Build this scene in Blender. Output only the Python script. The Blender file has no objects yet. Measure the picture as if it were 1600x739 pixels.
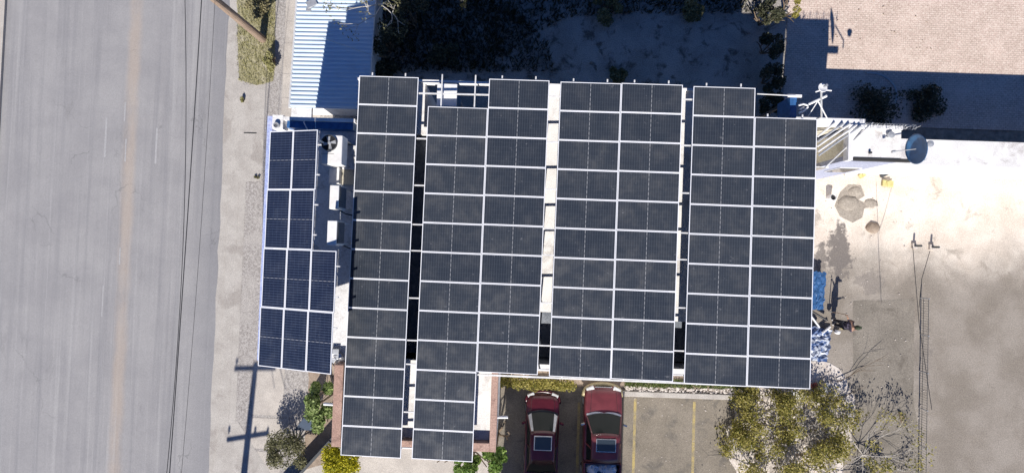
import bpy, math, random
from mathutils import Vector, Matrix
sc = bpy.context.scene
C = sc.collection
rnd = random.Random(7)
RAD = math.radians

# ------------------------------------------------------------------ camera
HCAM, FPX, ROLL, PITCH = 25.0, 744.0, 0.03275, 0.0200
cam_d = bpy.data.cameras.new('camera')
cam_d.sensor_width = 36; cam_d.lens = 36*FPX/1600
cam_d.clip_start = 0.1; cam_d.clip_end = 3000
cam = bpy.data.objects.new('camera', cam_d); C.objects.link(cam)
cam.location = (0, 0, HCAM); cam.rotation_euler = (PITCH, 0, ROLL)
sc.camera = cam
RM = Matrix.Rotation(ROLL, 3, 'Z') @ Matrix.Rotation(PITCH, 3, 'X')

def P(px, py, z=0.0):
    """world point at height z that the photograph shows at pixel (px, py)"""
    d = RM @ Vector(((px-800)/FPX, (369.5-py)/FPX, -1))
    t = (z-HCAM)/d.z
    return Vector((d.x*t, d.y*t, z))

# ------------------------------------------------------------------ light
EL, AZ = 37.5, 3.6      # sun elevation; shadows run AZ degrees right of +Y
SUN = Vector((math.sin(RAD(AZ))*math.cos(RAD(EL)), math.cos(RAD(AZ))*math.cos(RAD(EL)), -math.sin(RAD(EL))))
w = bpy.data.worlds.new("World"); sc.world = w; w.use_nodes = True
nt = w.node_tree; bg = nt.nodes['Background']
sky = nt.nodes.new('ShaderNodeTexSky'); sky.sky_type = 'NISHITA'; sky.sun_disc = False
sky.sun_elevation = RAD(EL); sky.sun_rotation = RAD(180+AZ)
sky.air_density = 1.0; sky.dust_density = 0.0; sky.ozone_density = 7.0; sky.altitude = 1400
hsv = nt.nodes.new('ShaderNodeHueSaturation'); hsv.inputs['Saturation'].default_value = 1.12; hsv.inputs['Hue'].default_value = .510   # very clear, deep blue winter sky
nt.links.new(sky.outputs[0], hsv.inputs['Color']); nt.links.new(hsv.outputs[0], bg.inputs[0]); bg.inputs[1].default_value = 0.062
sd = bpy.data.lights.new('sun', 'SUN'); sd.energy = 4.6; sd.angle = RAD(0.5); sd.color = (1, .955, .90)
so = bpy.data.objects.new('sun', sd); C.objects.link(so); so.location = (0, 0, 60)
so.rotation_euler = SUN.to_track_quat('-Z', 'Y').to_euler()
sc.view_settings.view_transform = 'Standard'; sc.view_settings.look = 'None'
sc.view_settings.gamma = 1; sc.view_settings.use_curve_mapping = False
sc.view_settings.exposure = 0.62
sc.render.engine = 'CYCLES'

# ------------------------------------------------------------------ helpers
class MB:
    def __init__(s): s.v = []; s.f = []
    def add(s, vs, fs):
        o = len(s.v); s.v += [tuple(p) for p in vs]; s.f += [tuple(i+o for i in f) for f in fs]
    def box(s, x0, x1, y0, y1, z0, z1, jz=None):
        s.add([(x0,y0,z0),(x1,y0,z0),(x1,y1,z0),(x0,y1,z0),(x0,y0,z1),(x1,y0,z1),(x1,y1,z1),(x0,y1,z1)],
              [(0,3,2,1),(4,5,6,7),(0,1,5,4),(1,2,6,5),(2,3,7,6),(3,0,4,7)]); return s
    def obox(s, c, size, rz=0.0, rx=0.0, ry=0.0):
        M = Matrix.Rotation(rz,3,'Z') @ Matrix.Rotation(ry,3,'Y') @ Matrix.Rotation(rx,3,'X'); c = Vector(c)
        a, b, d = size[0]/2, size[1]/2, size[2]/2
        vs = [c + M @ Vector(p) for p in [(-a,-b,-d),(a,-b,-d),(a,b,-d),(-a,b,-d),(-a,-b,d),(a,-b,d),(a,b,d),(-a,b,d)]]
        s.add(vs, [(0,3,2,1),(4,5,6,7),(0,1,5,4),(1,2,6,5),(2,3,7,6),(3,0,4,7)]); return s
    def prism(s, pts, z0, z1):
        n = len(pts)
        s.add([(x,y,z0) for x,y in pts]+[(x,y,z1) for x,y in pts],
              [tuple(range(n))[::-1], tuple(range(n,2*n))]+[(i,(i+1)%n,n+(i+1)%n,n+i) for i in range(n)]); return s
    def poly(s, pts): s.add(pts, [tuple(range(len(pts)))]); return s
    def tube(s, pts, r, n=8, cap=True):
        pts = [Vector(p) for p in pts]; m = len(pts)
        rs = r if isinstance(r, (list, tuple)) else [r]*m
        rings = []; u = None
        for i, p in enumerate(pts):
            d = (pts[min(i+1,m-1)]-pts[max(i-1,0)])
            d = d.normalized() if d.length > 1e-9 else Vector((0,0,1))
            if u is None:
                u = d.cross(Vector((0,0,1)) if abs(d.z) < .9 else Vector((1,0,0))).normalized()
            else:
                u = (u - d*u.dot(d)); u = u.normalized() if u.length > 1e-6 else d.orthogonal().normalized()
            w_ = d.cross(u)
            rings.append([p + (u*math.cos(2*math.pi*k/n) + w_*math.sin(2*math.pi*k/n))*rs[i] for k in range(n)])
        vs = [q for R_ in rings for q in R_]
        fs = [(i*n+k, i*n+(k+1)%n, (i+1)*n+(k+1)%n, (i+1)*n+k) for i in range(m-1) for k in range(n)]
        if cap: fs += [tuple(range(n))[::-1], tuple(range((m-1)*n, m*n))]
        s.add(vs, fs); return s
    def lathe(s, c, prof, n=20, M=None):
        c = Vector(c); M = M or Matrix.Identity(3)
        vs = [c + M @ Vector((r*math.cos(2*math.pi*k/n), r*math.sin(2*math.pi*k/n), z)) for r, z in prof for k in range(n)]
        m = len(prof)
        s.add(vs, [(i*n+k, i*n+(k+1)%n, (i+1)*n+(k+1)%n, (i+1)*n+k) for i in range(m-1) for k in range(n)]); return s
    def blob(s, c, r, sq=(1,1,1), jit=.25, rg=None, n=7, m=5):
        rg = rg or rnd; c = Vector(c); vs = []; a0 = rg.uniform(0, 6)
        vs.append(c+Vector((0,0,-r*sq[2])))
        for i in range(1, m):
            th = math.pi*i/m
            for k in range(n):
                q = 1+rg.uniform(-jit, jit)
                vs.append(c+Vector((r*q*sq[0]*math.sin(th)*math.cos(a0+2*math.pi*k/n), r*q*sq[1]*math.sin(th)*math.sin(a0+2*math.pi*k/n), -r*q*sq[2]*math.cos(th))))
        vs.append(c+Vector((0,0,r*sq[2]))); L = len(vs)-1
        fs = [(0, 1+(k+1)%n, 1+k) for k in range(n)]
        for i in range(m-2):
            for k in range(n): fs.append((1+i*n+k, 1+i*n+(k+1)%n, 1+(i+1)*n+(k+1)%n, 1+(i+1)*n+k))
        fs += [(L, 1+(m-2)*n+k, 1+(m-2)*n+(k+1)%n) for k in range(n)]
        s.add(vs, fs); return s
    def mesh(s, name, smooth=False):
        me = bpy.data.meshes.new(name); me.from_pydata(s.v, [], s.f); me.validate(); me.update()
        if smooth: me.shade_smooth()
        return me
    def build(s, name, mat, parent=None, smooth=False, bevel=0, loc=None):
        me = s.mesh(name, smooth); me.materials.append(mat)
        o = bpy.data.objects.new(name, me); C.objects.link(o)
        if parent is not None: o.parent = parent
        if loc is not None: o.location = loc
        if bevel:
            b = o.modifiers.new('bevel', 'BEVEL'); b.width = bevel; b.segments = 2; b.limit_method = 'ANGLE'
        return o

def tag(o, label=None, cat=None, group=None, kind=None):
    if label: o['label'] = label
    if cat: o['category'] = cat
    if group: o['group'] = group
    if kind: o['kind'] = kind
    return o
def empty(name, loc, label, cat, group=None, rz=0):
    o = bpy.data.objects.new(name, None); C.objects.link(o); o.location = loc; o.rotation_euler = (0,0,rz)
    o.empty_display_size = .2
    return tag(o, label, cat, group)
def structure(o): o['kind'] = 'structure'; return o
def kids(o): return [c for c in C.objects if c.parent == o]
def dup(root, loc=None, rz=None):
    r = root.copy(); C.objects.link(r)
    if loc is not None: r.location = loc
    if rz is not None: r.rotation_euler = (0,0,rz)
    for ch in kids(root):
        c = ch.copy(); C.objects.link(c); c.parent = r
        for g in kids(ch):
            d = g.copy(); C.objects.link(d); d.parent = c
    return r

# ------------------------------------------------------------------ materials
class NB:
    def __init__(s, name):
        s.m = bpy.data.materials.new(name); s.m.use_nodes = True; s.t = s.m.node_tree
        s.b = s.t.nodes['Principled BSDF']; s.co = s.t.nodes.new('ShaderNodeTexCoord')
    def n(s, t, **kw):
        x = s.t.nodes.new(t)
        for k, v in kw.items(): setattr(x, k, v)
        return x
    def L(s, a, b): s.t.links.new(a, b)
    def val(s, x, sock):
        if isinstance(x, (int, float)): sock.default_value = x
        elif isinstance(x, tuple): sock.default_value = (*x, 1) if len(x) == 3 else x
        else: s.L(x, sock)
    def math(s, op, a, b=0.0, c=None):
        x = s.n('ShaderNodeMath', operation=op); s.val(a, x.inputs[0]); s.val(b, x.inputs[1])
        if c is not None: s.val(c, x.inputs[2])
        return x.outputs[0]
    def mix(s, f, a, b, mode='MIX'):
        x = s.n('ShaderNodeMix', data_type='RGBA', blend_type=mode)
        s.val(f, x.inputs[0]); s.val(a, x.inputs[6]); s.val(b, x.inputs[7]); return x.outputs[2]
    def noise(s, scale, detail=4, rough=.55, vec=None, stretch=None, dist=0.0):
        x = s.n('ShaderNodeTexNoise'); x.inputs['Scale'].default_value = scale
        x.inputs['Detail'].default_value = detail; x.inputs['Roughness'].default_value = rough; x.inputs['Distortion'].default_value = dist
        v = vec or s.co.outputs['Object']
        if stretch:
            mp = s.n('ShaderNodeMapping'); mp.inputs['Scale'].default_value = stretch; s.L(v, mp.inputs[0]); v = mp.outputs[0]
        s.L(v, x.inputs['Vector']); return x.outputs[0]
    def ramp(s, x, lo, hi):
        r = s.n('ShaderNodeMapRange'); r.interpolation_type = 'SMOOTHSTEP'
        s.val(x, r.inputs[0]); r.inputs[1].default_value = lo; r.inputs[2].default_value = hi; return r.outputs[0]
    def xyz(s):
        x = s.n('ShaderNodeSeparateXYZ'); s.L(s.co.outputs['Object'], x.inputs[0]); return x.outputs
    def done(s, col=None, rough=None, metal=None, bump=None, bs=.3, bd=.02, spec=None, rand=0):
        if col is not None:
            if rand:
                oi = s.n('ShaderNodeObjectInfo'); hv = s.n('ShaderNodeHueSaturation')
                s.val(s.math('MULTIPLY_ADD', oi.outputs['Random'], rand, 1-rand/2), hv.inputs['Value']); s.val(col, hv.inputs['Color']); col = hv.outputs[0]
            s.val(col, s.b.inputs['Base Color'])
        if rough is not None: s.val(rough, s.b.inputs['Roughness'])
        if metal is not None: s.val(metal, s.b.inputs['Metallic'])
        if spec is not None: s.b.inputs['Specular IOR Level'].default_value = spec
        if bump is not None:
            b = s.n('ShaderNodeBump'); b.inputs['Strength'].default_value = bs; b.inputs['Distance'].default_value = bd
            s.L(bump, b.inputs['Height']); s.L(b.outputs[0], s.b.inputs['Normal'])
        return s.m

def surf(name, c1, c2, scale=1.5, fine=25, rough=.85, bs=.3, bd=.02, metal=0, c3=None, s3=.3, spec=.4, lo=.35, hi=.65, stretch=None, grain=.25):
    """two tones in large patches, fine grain on top, optional third tone as stains"""
    k = NB(name)
    col = k.mix(k.ramp(k.noise(scale, 5, .6, stretch=stretch), lo, hi), c1, c2)
    if c3 is not None: col = k.mix(k.ramp(k.noise(s3, 6, .65, dist=.4), .52, .66), col, c3)
    fn = k.noise(fine, 3, .7)
    col = k.mix(grain, col, k.ramp(fn, .3, .7), 'OVERLAY')
    return k.done(col, rough, metal, fn, bs, bd, spec)
def plain(name, c, rough=.5, metal=0, spec=.5, var=.12, scale=6):
    k = NB(name)
    n_ = k.noise(scale, 4, .6)
    col = k.mix(k.ramp(n_, .35, .7), c, tuple(x*(1-var*1.6) for x in c))
    return k.done(col, rough, metal, spec=spec)

def leafmat(name, cols, trans=.25):
    k = NB(name); g = k.n('ShaderNodeNewGeometry')
    r = k.n('ShaderNodeValToRGB'); e = r.color_ramp.elements
    e[0].color = (*cols[0], 1); e[1].color = (*cols[-1], 1); e[1].position = 1
    for i, c in enumerate(cols[1:-1]):
        q = e.new((i+1)/(len(cols)-1)); q.color = (*c, 1)
    k.L(g.outputs['Random Per Island'], r.inputs[0])
    k.done(r.outputs[0], .6, spec=.3)
    t = k.n('ShaderNodeBsdfTranslucent'); k.L(r.outputs[0], t.inputs[0])
    ms = k.n('ShaderNodeMixShader'); ms.inputs[0].default_value = trans
    out = k.t.nodes['Material Output']; k.L(k.b.outputs[0], ms.inputs[1]); k.L(t.outputs[0], ms.inputs[2]); k.L(ms.outputs[0], out.inputs[0])
    return k.m

def road_mat():
    k = NB('worn_asphalt'); X, Y, Z = k.xyz()
    base = k.mix(k.ramp(k.noise(.5, 5, .6), .3, .7), (.27,.262,.262), (.315,.305,.30))
    streak = k.noise(1.0, 4, .6, stretch=(2.2, .05, 1))
    base = k.mix(k.math('MULTIPLY', k.ramp(streak, .45, .7), .55), base, (.20,.197,.205))
    streak2 = k.noise(1.0, 3, .6, stretch=(5, .06, 1))
    base = k.mix(k.math('MULTIPLY', k.ramp(streak2, .52, .75), .5), base, (.38,.37,.36))
    # faded centre line left as an ochre stain along the street
    wob = k.math('MULTIPLY', k.math('SUBTRACT', k.noise(.6, 3, .6), .5), .35)
    d = k.math('ABSOLUTE', k.math('SUBTRACT', k.math('ADD', X, wob), -20.32))
    band = k.math('MULTIPLY', k.math('SUBTRACT', 1.0, k.ramp(d, .10, .50)), k.ramp(k.noise(.8, 5, .7, stretch=(1, .25, 1)), .18, .6))
    base = k.mix(k.math('MULTIPLY', band, .45), base, (.44,.345,.26))
    # darker band of dirt toward the gutter
    e = k.ramp(k.math('ADD', X, wob), -17.2, -15.3)
    base = k.mix(k.math('MULTIPLY', e, .38), base, (.17,.172,.185))
    vor = k.n('ShaderNodeTexVoronoi', feature='DISTANCE_TO_EDGE'); vor.inputs['Scale'].default_value = .22
    ad = k.n('ShaderNodeVectorMath', operation='ADD'); k.L(k.co.outputs['Object'], ad.inputs[0])
    nv = k.n('ShaderNodeTexNoise'); nv.inputs['Scale'].default_value = 1.1; nv.inputs['Detail'].default_value = 6; k.L(k.co.outputs['Object'], nv.inputs['Vector'])
    sv_ = k.n('ShaderNodeVectorMath', operation='SCALE'); k.L(nv.outputs['Color'], sv_.inputs[0]); sv_.inputs['Scale'].default_value = 1.6; k.L(sv_.outputs[0], ad.inputs[1])
    k.L(ad.outputs[0], vor.inputs['Vector'])
    crack = k.math('MULTIPLY', k.math('LESS_THAN', vor.outputs[0], .0045), k.ramp(k.noise(.3, 3, .6), .5, .62))
    base = k.mix(k.math('MULTIPLY', crack, .35), base, (.10,.10,.10))
    oil = k.ramp(k.noise(1.0, 5, .7, stretch=(.9, .25, 1)), .60, .72)
    base = k.mix(k.math('MULTIPLY', oil, .3), base, (.16,.155,.155))
    f2 = k.noise(40, 3, .7)
    base = k.mix(.16, base, k.ramp(f2, .3, .7), 'OVERLAY')
    return k.done(base, .9, 0, f2, .2, .01, .3)

def panel_mat(name, a, b, line, linestr, seam, dustc=(.16,.15,.135)):
    """half-cut cell grid in the panel's own coordinates, dust on top; long side = X"""
    k = NB(name); X, Y, Z = k.xyz()
    def lines(v, pitch, wid, off=0.0):
        fr = k.math('FRACT', k.math('MULTIPLY_ADD', v, 1/pitch, 100.5+off))
        dd = k.math('ABSOLUTE', k.math('SUBTRACT', fr, .5))
        return k.math('LESS_THAN', dd, wid/pitch/2)
    g1 = lines(X, .0925, .010); g2 = lines(Y, .180, .006); g3 = lines(X, .0308, .004)
    oi = k.n('ShaderNodeObjectInfo')
    nz = k.n('ShaderNodeTexNoise'); nz.noise_dimensions = '4D'; nz.inputs['Scale'].default_value = 1.6; nz.inputs['Detail'].default_value = 6; nz.inputs['Roughness'].default_value = .65
    k.L(k.co.outputs['Object'], nz.inputs['Vector']); k.L(k.math('MULTIPLY', oi.outputs['Random'], 60.0), nz.inputs['W'])
    dust = k.ramp(nz.outputs[0], .38, .8)
    col = k.mix(k.math('MULTIPLY', oi.outputs['Random'], .8), a, b)
    ws = k.math('MULTIPLY', k.math('MAXIMUM', g1, k.math('MULTIPLY', g2, .6)), k.math('MULTIPLY_ADD', nz.outputs[0], linestr, linestr*.35))
    ws = k.math('MAXIMUM', ws, k.math('MULTIPLY', g3, linestr*.25))
    col = k.mix(ws, col, line)
    col = k.mix(k.math('MULTIPLY', dust, k.math('MULTIPLY_ADD', oi.outputs['Random'], .22, .08)), col, dustc)
    n2 = k.n('ShaderNodeTexNoise'); n2.noise_dimensions = '4D'; n2.inputs['Scale'].default_value = 7; n2.inputs['Detail'].default_value = 5
    k.L(k.co.outputs['Object'], n2.inputs['Vector']); k.L(k.math('MULTIPLY', oi.outputs['Random'], 31.0), n2.inputs['W'])
    spot = k.math('MULTIPLY', k.ramp(n2.outputs[0], .66, .74), .35)
    col = k.mix(spot, col, (.25,.25,.26))
    # white seam between the two half modules, broken into dashes by the cells
    cx = k.math('LESS_THAN', k.math('ABSOLUTE', X), .011)
    fy = k.math('FRACT', k.math('MULTIPLY_ADD', Y, 1/.18, 100.0))
    dash = k.math('LESS_THAN', k.math('ABSOLUTE', k.math('SUBTRACT', fy, .5)), .30)
    cen = k.math('MULTIPLY', cx, k.math('MULTIPLY_ADD', dash, seam, seam*.4))
    col = k.mix(cen, col, (.7,.7,.7))
    k.done(col, k.math('MULTIPLY_ADD', dust, .25, .30), 0, spec=.45)
    return k.m

def corrugated(name, c, c2, pitch, axis=1):
    k = NB(name); xyz = k.xyz()
    s_ = k.math('SINE', k.math('MULTIPLY', xyz[axis], 2*math.pi/pitch))
    st = k.ramp(k.noise(.9, 6, .65), .5, .75)
    col = k.mix(k.math('MULTIPLY', st, .6), c, c2)
    return k.done(col, .5, .0, None, spec=.5)

def brick_paver(name, c1, c2, cm, sx):
    k = NB(name); b = k.n('ShaderNodeTexBrick'); b.inputs['Scale'].default_value = sx
    b.inputs['Color1'].default_value = (*c1, 1); b.inputs['Color2'].default_value = (*c2, 1); b.inputs['Mortar'].default_value = (*cm, 1)
    b.inputs['Mortar Size'].default_value = .03; b.inputs['Row Height'].default_value = .25; b.inputs['Brick Width'].default_value = .5
    k.L(k.co.outputs['Object'], b.inputs['Vector'])
    col = k.mix(k.math('MULTIPLY', k.ramp(k.noise(.7, 6, .65), .4, .7), .5), b.outputs[0], tuple(x*1.15 for x in c2))
    fn = k.noise(18, 3, .7); col = k.mix(.25, col, k.ramp(fn, .3, .7), 'OVERLAY')
    return k.done(col, .9, 0, fn, .3, .02, .2)

M = {}
M['road'] = road_mat()
M['dirt'] = surf('lot_dirt', (.31,.285,.25), (.41,.38,.34), .7, 16, .95, .6, .06, c3=(.13,.115,.095), s3=1.3)
M['far'] = surf('dry_ground', (.25,.22,.18), (.32,.28,.23), .08, 3, .95)
M['kerb'] = surf('kerb_concrete', (.38,.35,.315), (.44,.41,.37), 1.2, 30, .9, c3=(.33,.30,.27), s3=.8)
M['sidewalk'] = surf('pale_sidewalk_concrete', (.42,.38,.335), (.50,.455,.40), 1.0, 30, .9, c3=(.42,.385,.345), s3=.6)
M['pebble'] = surf('pebble_pavement', (.28,.255,.235), (.42,.39,.36), 9, 45, .95, .6, .03, c3=(.40,.37,.34), s3=.7, grain=.7)
def yard_mat():
    k = NB('yard_concrete'); X, Y, Z = k.xyz()
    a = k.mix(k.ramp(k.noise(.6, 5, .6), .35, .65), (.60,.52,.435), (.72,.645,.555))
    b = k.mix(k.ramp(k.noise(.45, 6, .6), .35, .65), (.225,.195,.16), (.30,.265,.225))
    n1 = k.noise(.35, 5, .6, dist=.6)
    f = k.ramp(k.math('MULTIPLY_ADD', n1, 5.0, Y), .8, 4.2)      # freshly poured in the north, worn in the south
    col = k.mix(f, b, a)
    for (cx, cy, rx, ry, am) in SHADOWS_AND_STAINS:  # mottled shadow painted in as noisy dark ellipses, beside stains
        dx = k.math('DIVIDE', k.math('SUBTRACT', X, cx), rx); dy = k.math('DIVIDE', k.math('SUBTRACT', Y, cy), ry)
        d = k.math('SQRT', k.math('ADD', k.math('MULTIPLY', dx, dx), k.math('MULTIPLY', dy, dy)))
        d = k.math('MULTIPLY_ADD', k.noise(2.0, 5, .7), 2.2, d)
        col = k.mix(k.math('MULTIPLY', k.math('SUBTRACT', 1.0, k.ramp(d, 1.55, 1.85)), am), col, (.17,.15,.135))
    st = k.ramp(k.noise(.8, 7, .7, dist=.5), .55, .68)
    col = k.mix(k.math('MULTIPLY', st, .6), col, (.25,.215,.175))
    fn = k.noise(18, 3, .7); col = k.mix(.22, col, k.ramp(fn, .3, .7), 'OVERLAY')
    return k.done(col, .9, 0, fn, .3, .02, .3)
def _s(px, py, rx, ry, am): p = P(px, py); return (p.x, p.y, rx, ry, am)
SHADOWS_AND_STAINS = [_s(1312, 395, 1.0, 2.2, .95), _s(1282, 405, .6, 1.3, .85), _s(1360, 440, 1.2, 1.0, .5), _s(1385, 500, 1.5, 1.3, .5), _s(1440, 560, .8, 2.5, .3)]
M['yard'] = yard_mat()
M['yard_dark'] = surf('stained_slab', (.19,.168,.138), (.235,.208,.172), .6, 16, .9, .3, .02, c3=(.155,.135,.11), s3=.7)
M['parking'] = surf('parking_asphalt', (.185,.160,.125), (.225,.195,.155), .8, 22, .92, .3, .02, c3=(.14,.125,.105), s3=1.1)
M['yellow'] = surf('worn_yellow_paint', (.40,.31,.12), (.26,.215,.13), 2.5, 25, .8)
M['white_paint'] = surf('worn_white_paint', (.36,.352,.35), (.36,.35,.35), 2.5, 25, .8)
M['paver'] = brick_paver('beige_brick_paving', (.54,.43,.355), (.63,.51,.43), (.42,.33,.27), 2.2)
M['roofwhite'] = surf('white_roof_coating', (.78,.76,.73), (.70,.68,.65), 1.2, 20, .6, .15, .01, c3=(.55,.52,.49), s3=.9)
M['terrace'] = surf('white_terrace_coating', (.74,.73,.72), (.62,.61,.60), 1.0, 14, .6, .15, .01, c3=(.48,.46,.44), s3=.9)
M['wallwhite'] = surf('white_wall', (.78,.77,.76), (.70,.69,.68), .8, 16, .8, c3=(.56,.54,.51), s3=.5)
M['wallbeige'] = surf('beige_block_wall', (.46,.42,.33), (.52,.48,.39), 1.2, 16, .9)
M['lavender'] = surf('lavender_blue_parapet', (.38,.43,.66), (.32,.38,.60), 1.5, 16, .8, c3=(.5,.52,.66), s3=1.2)
M['brown'] = surf('brown_parapet', (.37,.235,.185), (.44,.29,.23), 1.6, 18, .85, c3=(.24,.15,.12), s3=1.5)
M['wallside'] = surf('beige_plaster', (.62,.58,.46), (.68,.64,.53), 1.2, 16, .9)
M['gap_shade'] = surf('grey_gap_shade', (.17,.19,.22), (.24,.26,.29), 1.5, 16, .9)
M['dark_strip'] = plain('near_black_strip', (.03,.03,.03), .9)
M['alu'] = plain('aluminium_frame', (.88,.88,.89), .4, 0, .6, .02)
M['galv'] = plain('galvanised_steel', (.55,.56,.57), .45, .5, .5)
M['galvw'] = plain('white_steel', (.74,.73,.71), .5, .1, .5)
M['panel'] = panel_mat('dusty_solar_cells', (.024,.030,.041), (.037,.043,.053), (.12,.14,.165), .60, .26)
M['panelblue'] = panel_mat('dark_blue_solar_cells', (.0085,.012,.030), (.012,.017,.036), (.12,.16,.25), .85, .22, dustc=(.07,.08,.11))
M['acwhite'] = plain('air_conditioner_white', (.78,.76,.73), .45, 0, .5, .1, 3)
M['grille'] = plain('dark_grille', (.05,.055,.06), .6)
M['black'] = plain('black_plastic', (.02,.02,.022), .5)
M['rubber'] = plain('tyre_rubber', (.025,.025,.027), .8)
M['cable'] = plain('cable_black', (.03,.03,.032), .6)
M['wood'] = surf('grey_brown_pole_wood', (.30,.22,.16), (.22,.16,.12), 3, 25, .9, stretch=(6,6,.6))
M['metalroof'] = corrugated('ribbed_pale_blue_metal_roof', (.58,.68,.76), (.46,.53,.60), .18)
M['bluepaint_shade'] = plain('blue_paint_and_shade', (.04,.13,.32), .45, 0, .5, .2)  # cabinet paint, also standing in for blue shade on coping and tank
M['dishblue'] = plain('faded_blue_dish', (.035,.13,.28), .45, 0, .5, .2, 3)
M['tarp'] = plain('blue_tarp', (.04,.12,.28), .45, 0, .5, .2, 3)
M['navy'] = plain('navy_sheet', (.03,.05,.085), .8)
M['red_car'] = plain('maroon_car_paint', (.08,.011,.017), .25, 0, .6, .15, 2)
M['red_truck'] = plain('faded_red_truck_paint', (.15,.034,.04), .3, 0, .6, .15, 2)
M['chrome'] = plain('chrome', (.7,.68,.62), .22, .8)
M['goldtrim'] = plain('beige_trim', (.42,.35,.2), .45, .2)
M['lamp'] = plain('headlight_lens', (.62,.62,.60), .15, 0, .7)
M['seat'] = plain('tan_seat', (.45,.40,.33), .8)
gl = NB('car_glass'); gl.done((.010,.015,.014), .12, 0, spec=.22); M['glass'] = gl.m
gl = NB('window_glass'); gl.done((.03,.04,.05), .08, 0, spec=.8); M['wglass'] = gl.m
M['leaf_yellow'] = leafmat('yellow_flowering_leaves', [(.16,.18,.01), (.42,.39,.015), (.58,.50,.02), (.34,.34,.02)])
M['leaf_green'] = leafmat('bright_green_leaves', [(.06,.13,.02), (.12,.21,.035), (.24,.33,.08), (.10,.17,.03)])
M['leaf_pale'] = leafmat('pale_green_leaves', [(.12,.17,.04), (.22,.29,.09), (.34,.40,.16)])
M['leaf_olive'] = leafmat('grey_olive_leaves', [(.08,.08,.03), (.16,.155,.07), (.24,.225,.12)])
M['leaf_tan'] = leafmat('tan_olive_leaves', [(.13,.12,.05), (.25,.22,.11), (.36,.32,.19)])
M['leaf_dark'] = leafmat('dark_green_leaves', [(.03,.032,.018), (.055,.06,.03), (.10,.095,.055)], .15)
M['leaf_acid'] = leafmat('yellow_green_leaves', [(.10,.11,.02), (.27,.245,.05), (.40,.35,.09), (.48,.41,.15)], .4)
M['grass'] = leafmat('dry_grass', [(.20,.19,.06), (.33,.31,.13), (.44,.40,.22)])
M['twig'] = surf('pale_grey_bark', (.44,.40,.35), (.56,.52,.46), 5, 30, .9)
M['bark'] = surf('brown_bark', (.14,.10,.07), (.20,.15,.10), 5, 30, .9)
M['stone'] = surf('pale_rubble', (.50,.44,.385), (.64,.58,.52), 2.5, 20, .9, c3=(.36,.32,.28), s3=1.4)
M['strip'] = surf('mossy_soil', (.26,.24,.13), (.34,.31,.19), 1.6, 18, .95, .4, .03, c3=(.40,.36,.26), s3=1.1)
M['cement'] = surf('wet_cement', (.27,.235,.195), (.34,.30,.25), 1.6, 18, .9, .5, .04)
M['mound'] = surf('brown_sand', (.26,.20,.15), (.33,.26,.20), 3, 22, .95, .5, .04)
M['yellowp'] = plain('yellow_plastic', (.55,.48,.20), .5)
M['redp'] = plain('red_plastic', (.30,.09,.07), .5)
M['whitep'] = plain('white_plastic', (.78,.77,.76), .5, 0, .5, .08)
M['skin'] = plain('skin', (.35,.2,.13), .6)
M['cloth'] = surf('dark_patterned_cloth', (.035,.03,.045), (.22,.19,.25), 9, 40, .9, lo=.5, hi=.62)
M['trouser'] = plain('dark_trousers', (.02,.02,.028), .9)
M['cap'] = plain('dark_green_cap', (.035,.05,.022), .8)
M['shoe'] = plain('white_shoe', (.6,.6,.6), .7)

# ------------------------------------------------------------------ ground, street, yards
def sheet(name, pts, mat, z, thick=.0):
    """flat slab sheet; pts are (x, y) world, clockwise or not"""
    m = MB()
    a = sum(pts[i][0]*pts[(i+1) % len(pts)][1]-pts[(i+1) % len(pts)][0]*pts[i][1] for i in range(len(pts)))
    if a < 0: pts = pts[::-1]
    if thick: m.prism(pts, z-thick, z)
    else: m.poly([(x, y, z) for x, y in pts])
    return structure(m.build(name, mat))
def rect(x0, x1, y0, y1): return [(x0,y0),(x1,y0),(x1,y1),(x0,y1)]
def PP(*l): return [tuple(P(a, b, 0)[:2]) for a, b in l]
def wobble(pts, amp, step=.5, rg=None):
    rg = rg or rnd; out = []
    for i, a in enumerate(pts):
        b = pts[(i+1) % len(pts)]; n = max(1, int(math.hypot(b[0]-a[0], b[1]-a[1])/step))
        for k in range(n):
            t = k/n; out.append((a[0]+(b[0]-a[0])*t+(rg.uniform(-amp, amp) if k else 0), a[1]+(b[1]-a[1])*t+(rg.uniform(-amp, amp) if k else 0)))
    return out

sheet('ground', rect(-600, 600, -600, 600), M['far'], -.03)
XK = -14.95                                         # kerb line of the street
sheet('road', rect(-27.2, XK, -400, 400), M['road'], -.012)
sheet('far_pavement', rect(-30, -27.2, -400, 400), M['sidewalk'], .10, .12)
structure(MB().box(XK, XK+.55, -120, 120, -.03, .09).build('kerb', M['kerb'], bevel=.02))
# pale dirty gutter strip on the road beside the kerb and worn lane markings
sheet('gutter', wobble(rect(XK-.45, XK, -60, 60), .05, .8), M['kerb'], -.006)
mk = MB()
for (px, py, L_, wd) in [(165, 215, 2.1, .09), (244, 228, 1.9, .10), (195, 175, 1.0, .07), (196, 235, 1.2, .07), (160, 470, 1.6, .06), (187, 400, .9, .07)]:
    p = P(px, py); mk.poly([(p.x-wd/2, p.y-L_/2, -.007), (p.x+wd/2, p.y-L_/2, -.007), (p.x+wd/2, p.y+L_/2, -.007), (p.x-wd/2, p.y+L_/2, -.007)])
structure(mk.build('road_marking', M['white_paint']))

# pavement between kerb and buildings: pebble strip with concrete slabs at both ends
x0 = XK+.55
sheet('pavement', rect(x0, -7.0, -40, 30), M['pebble'], .085, .1)
for i in range(14):
    pass
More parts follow.
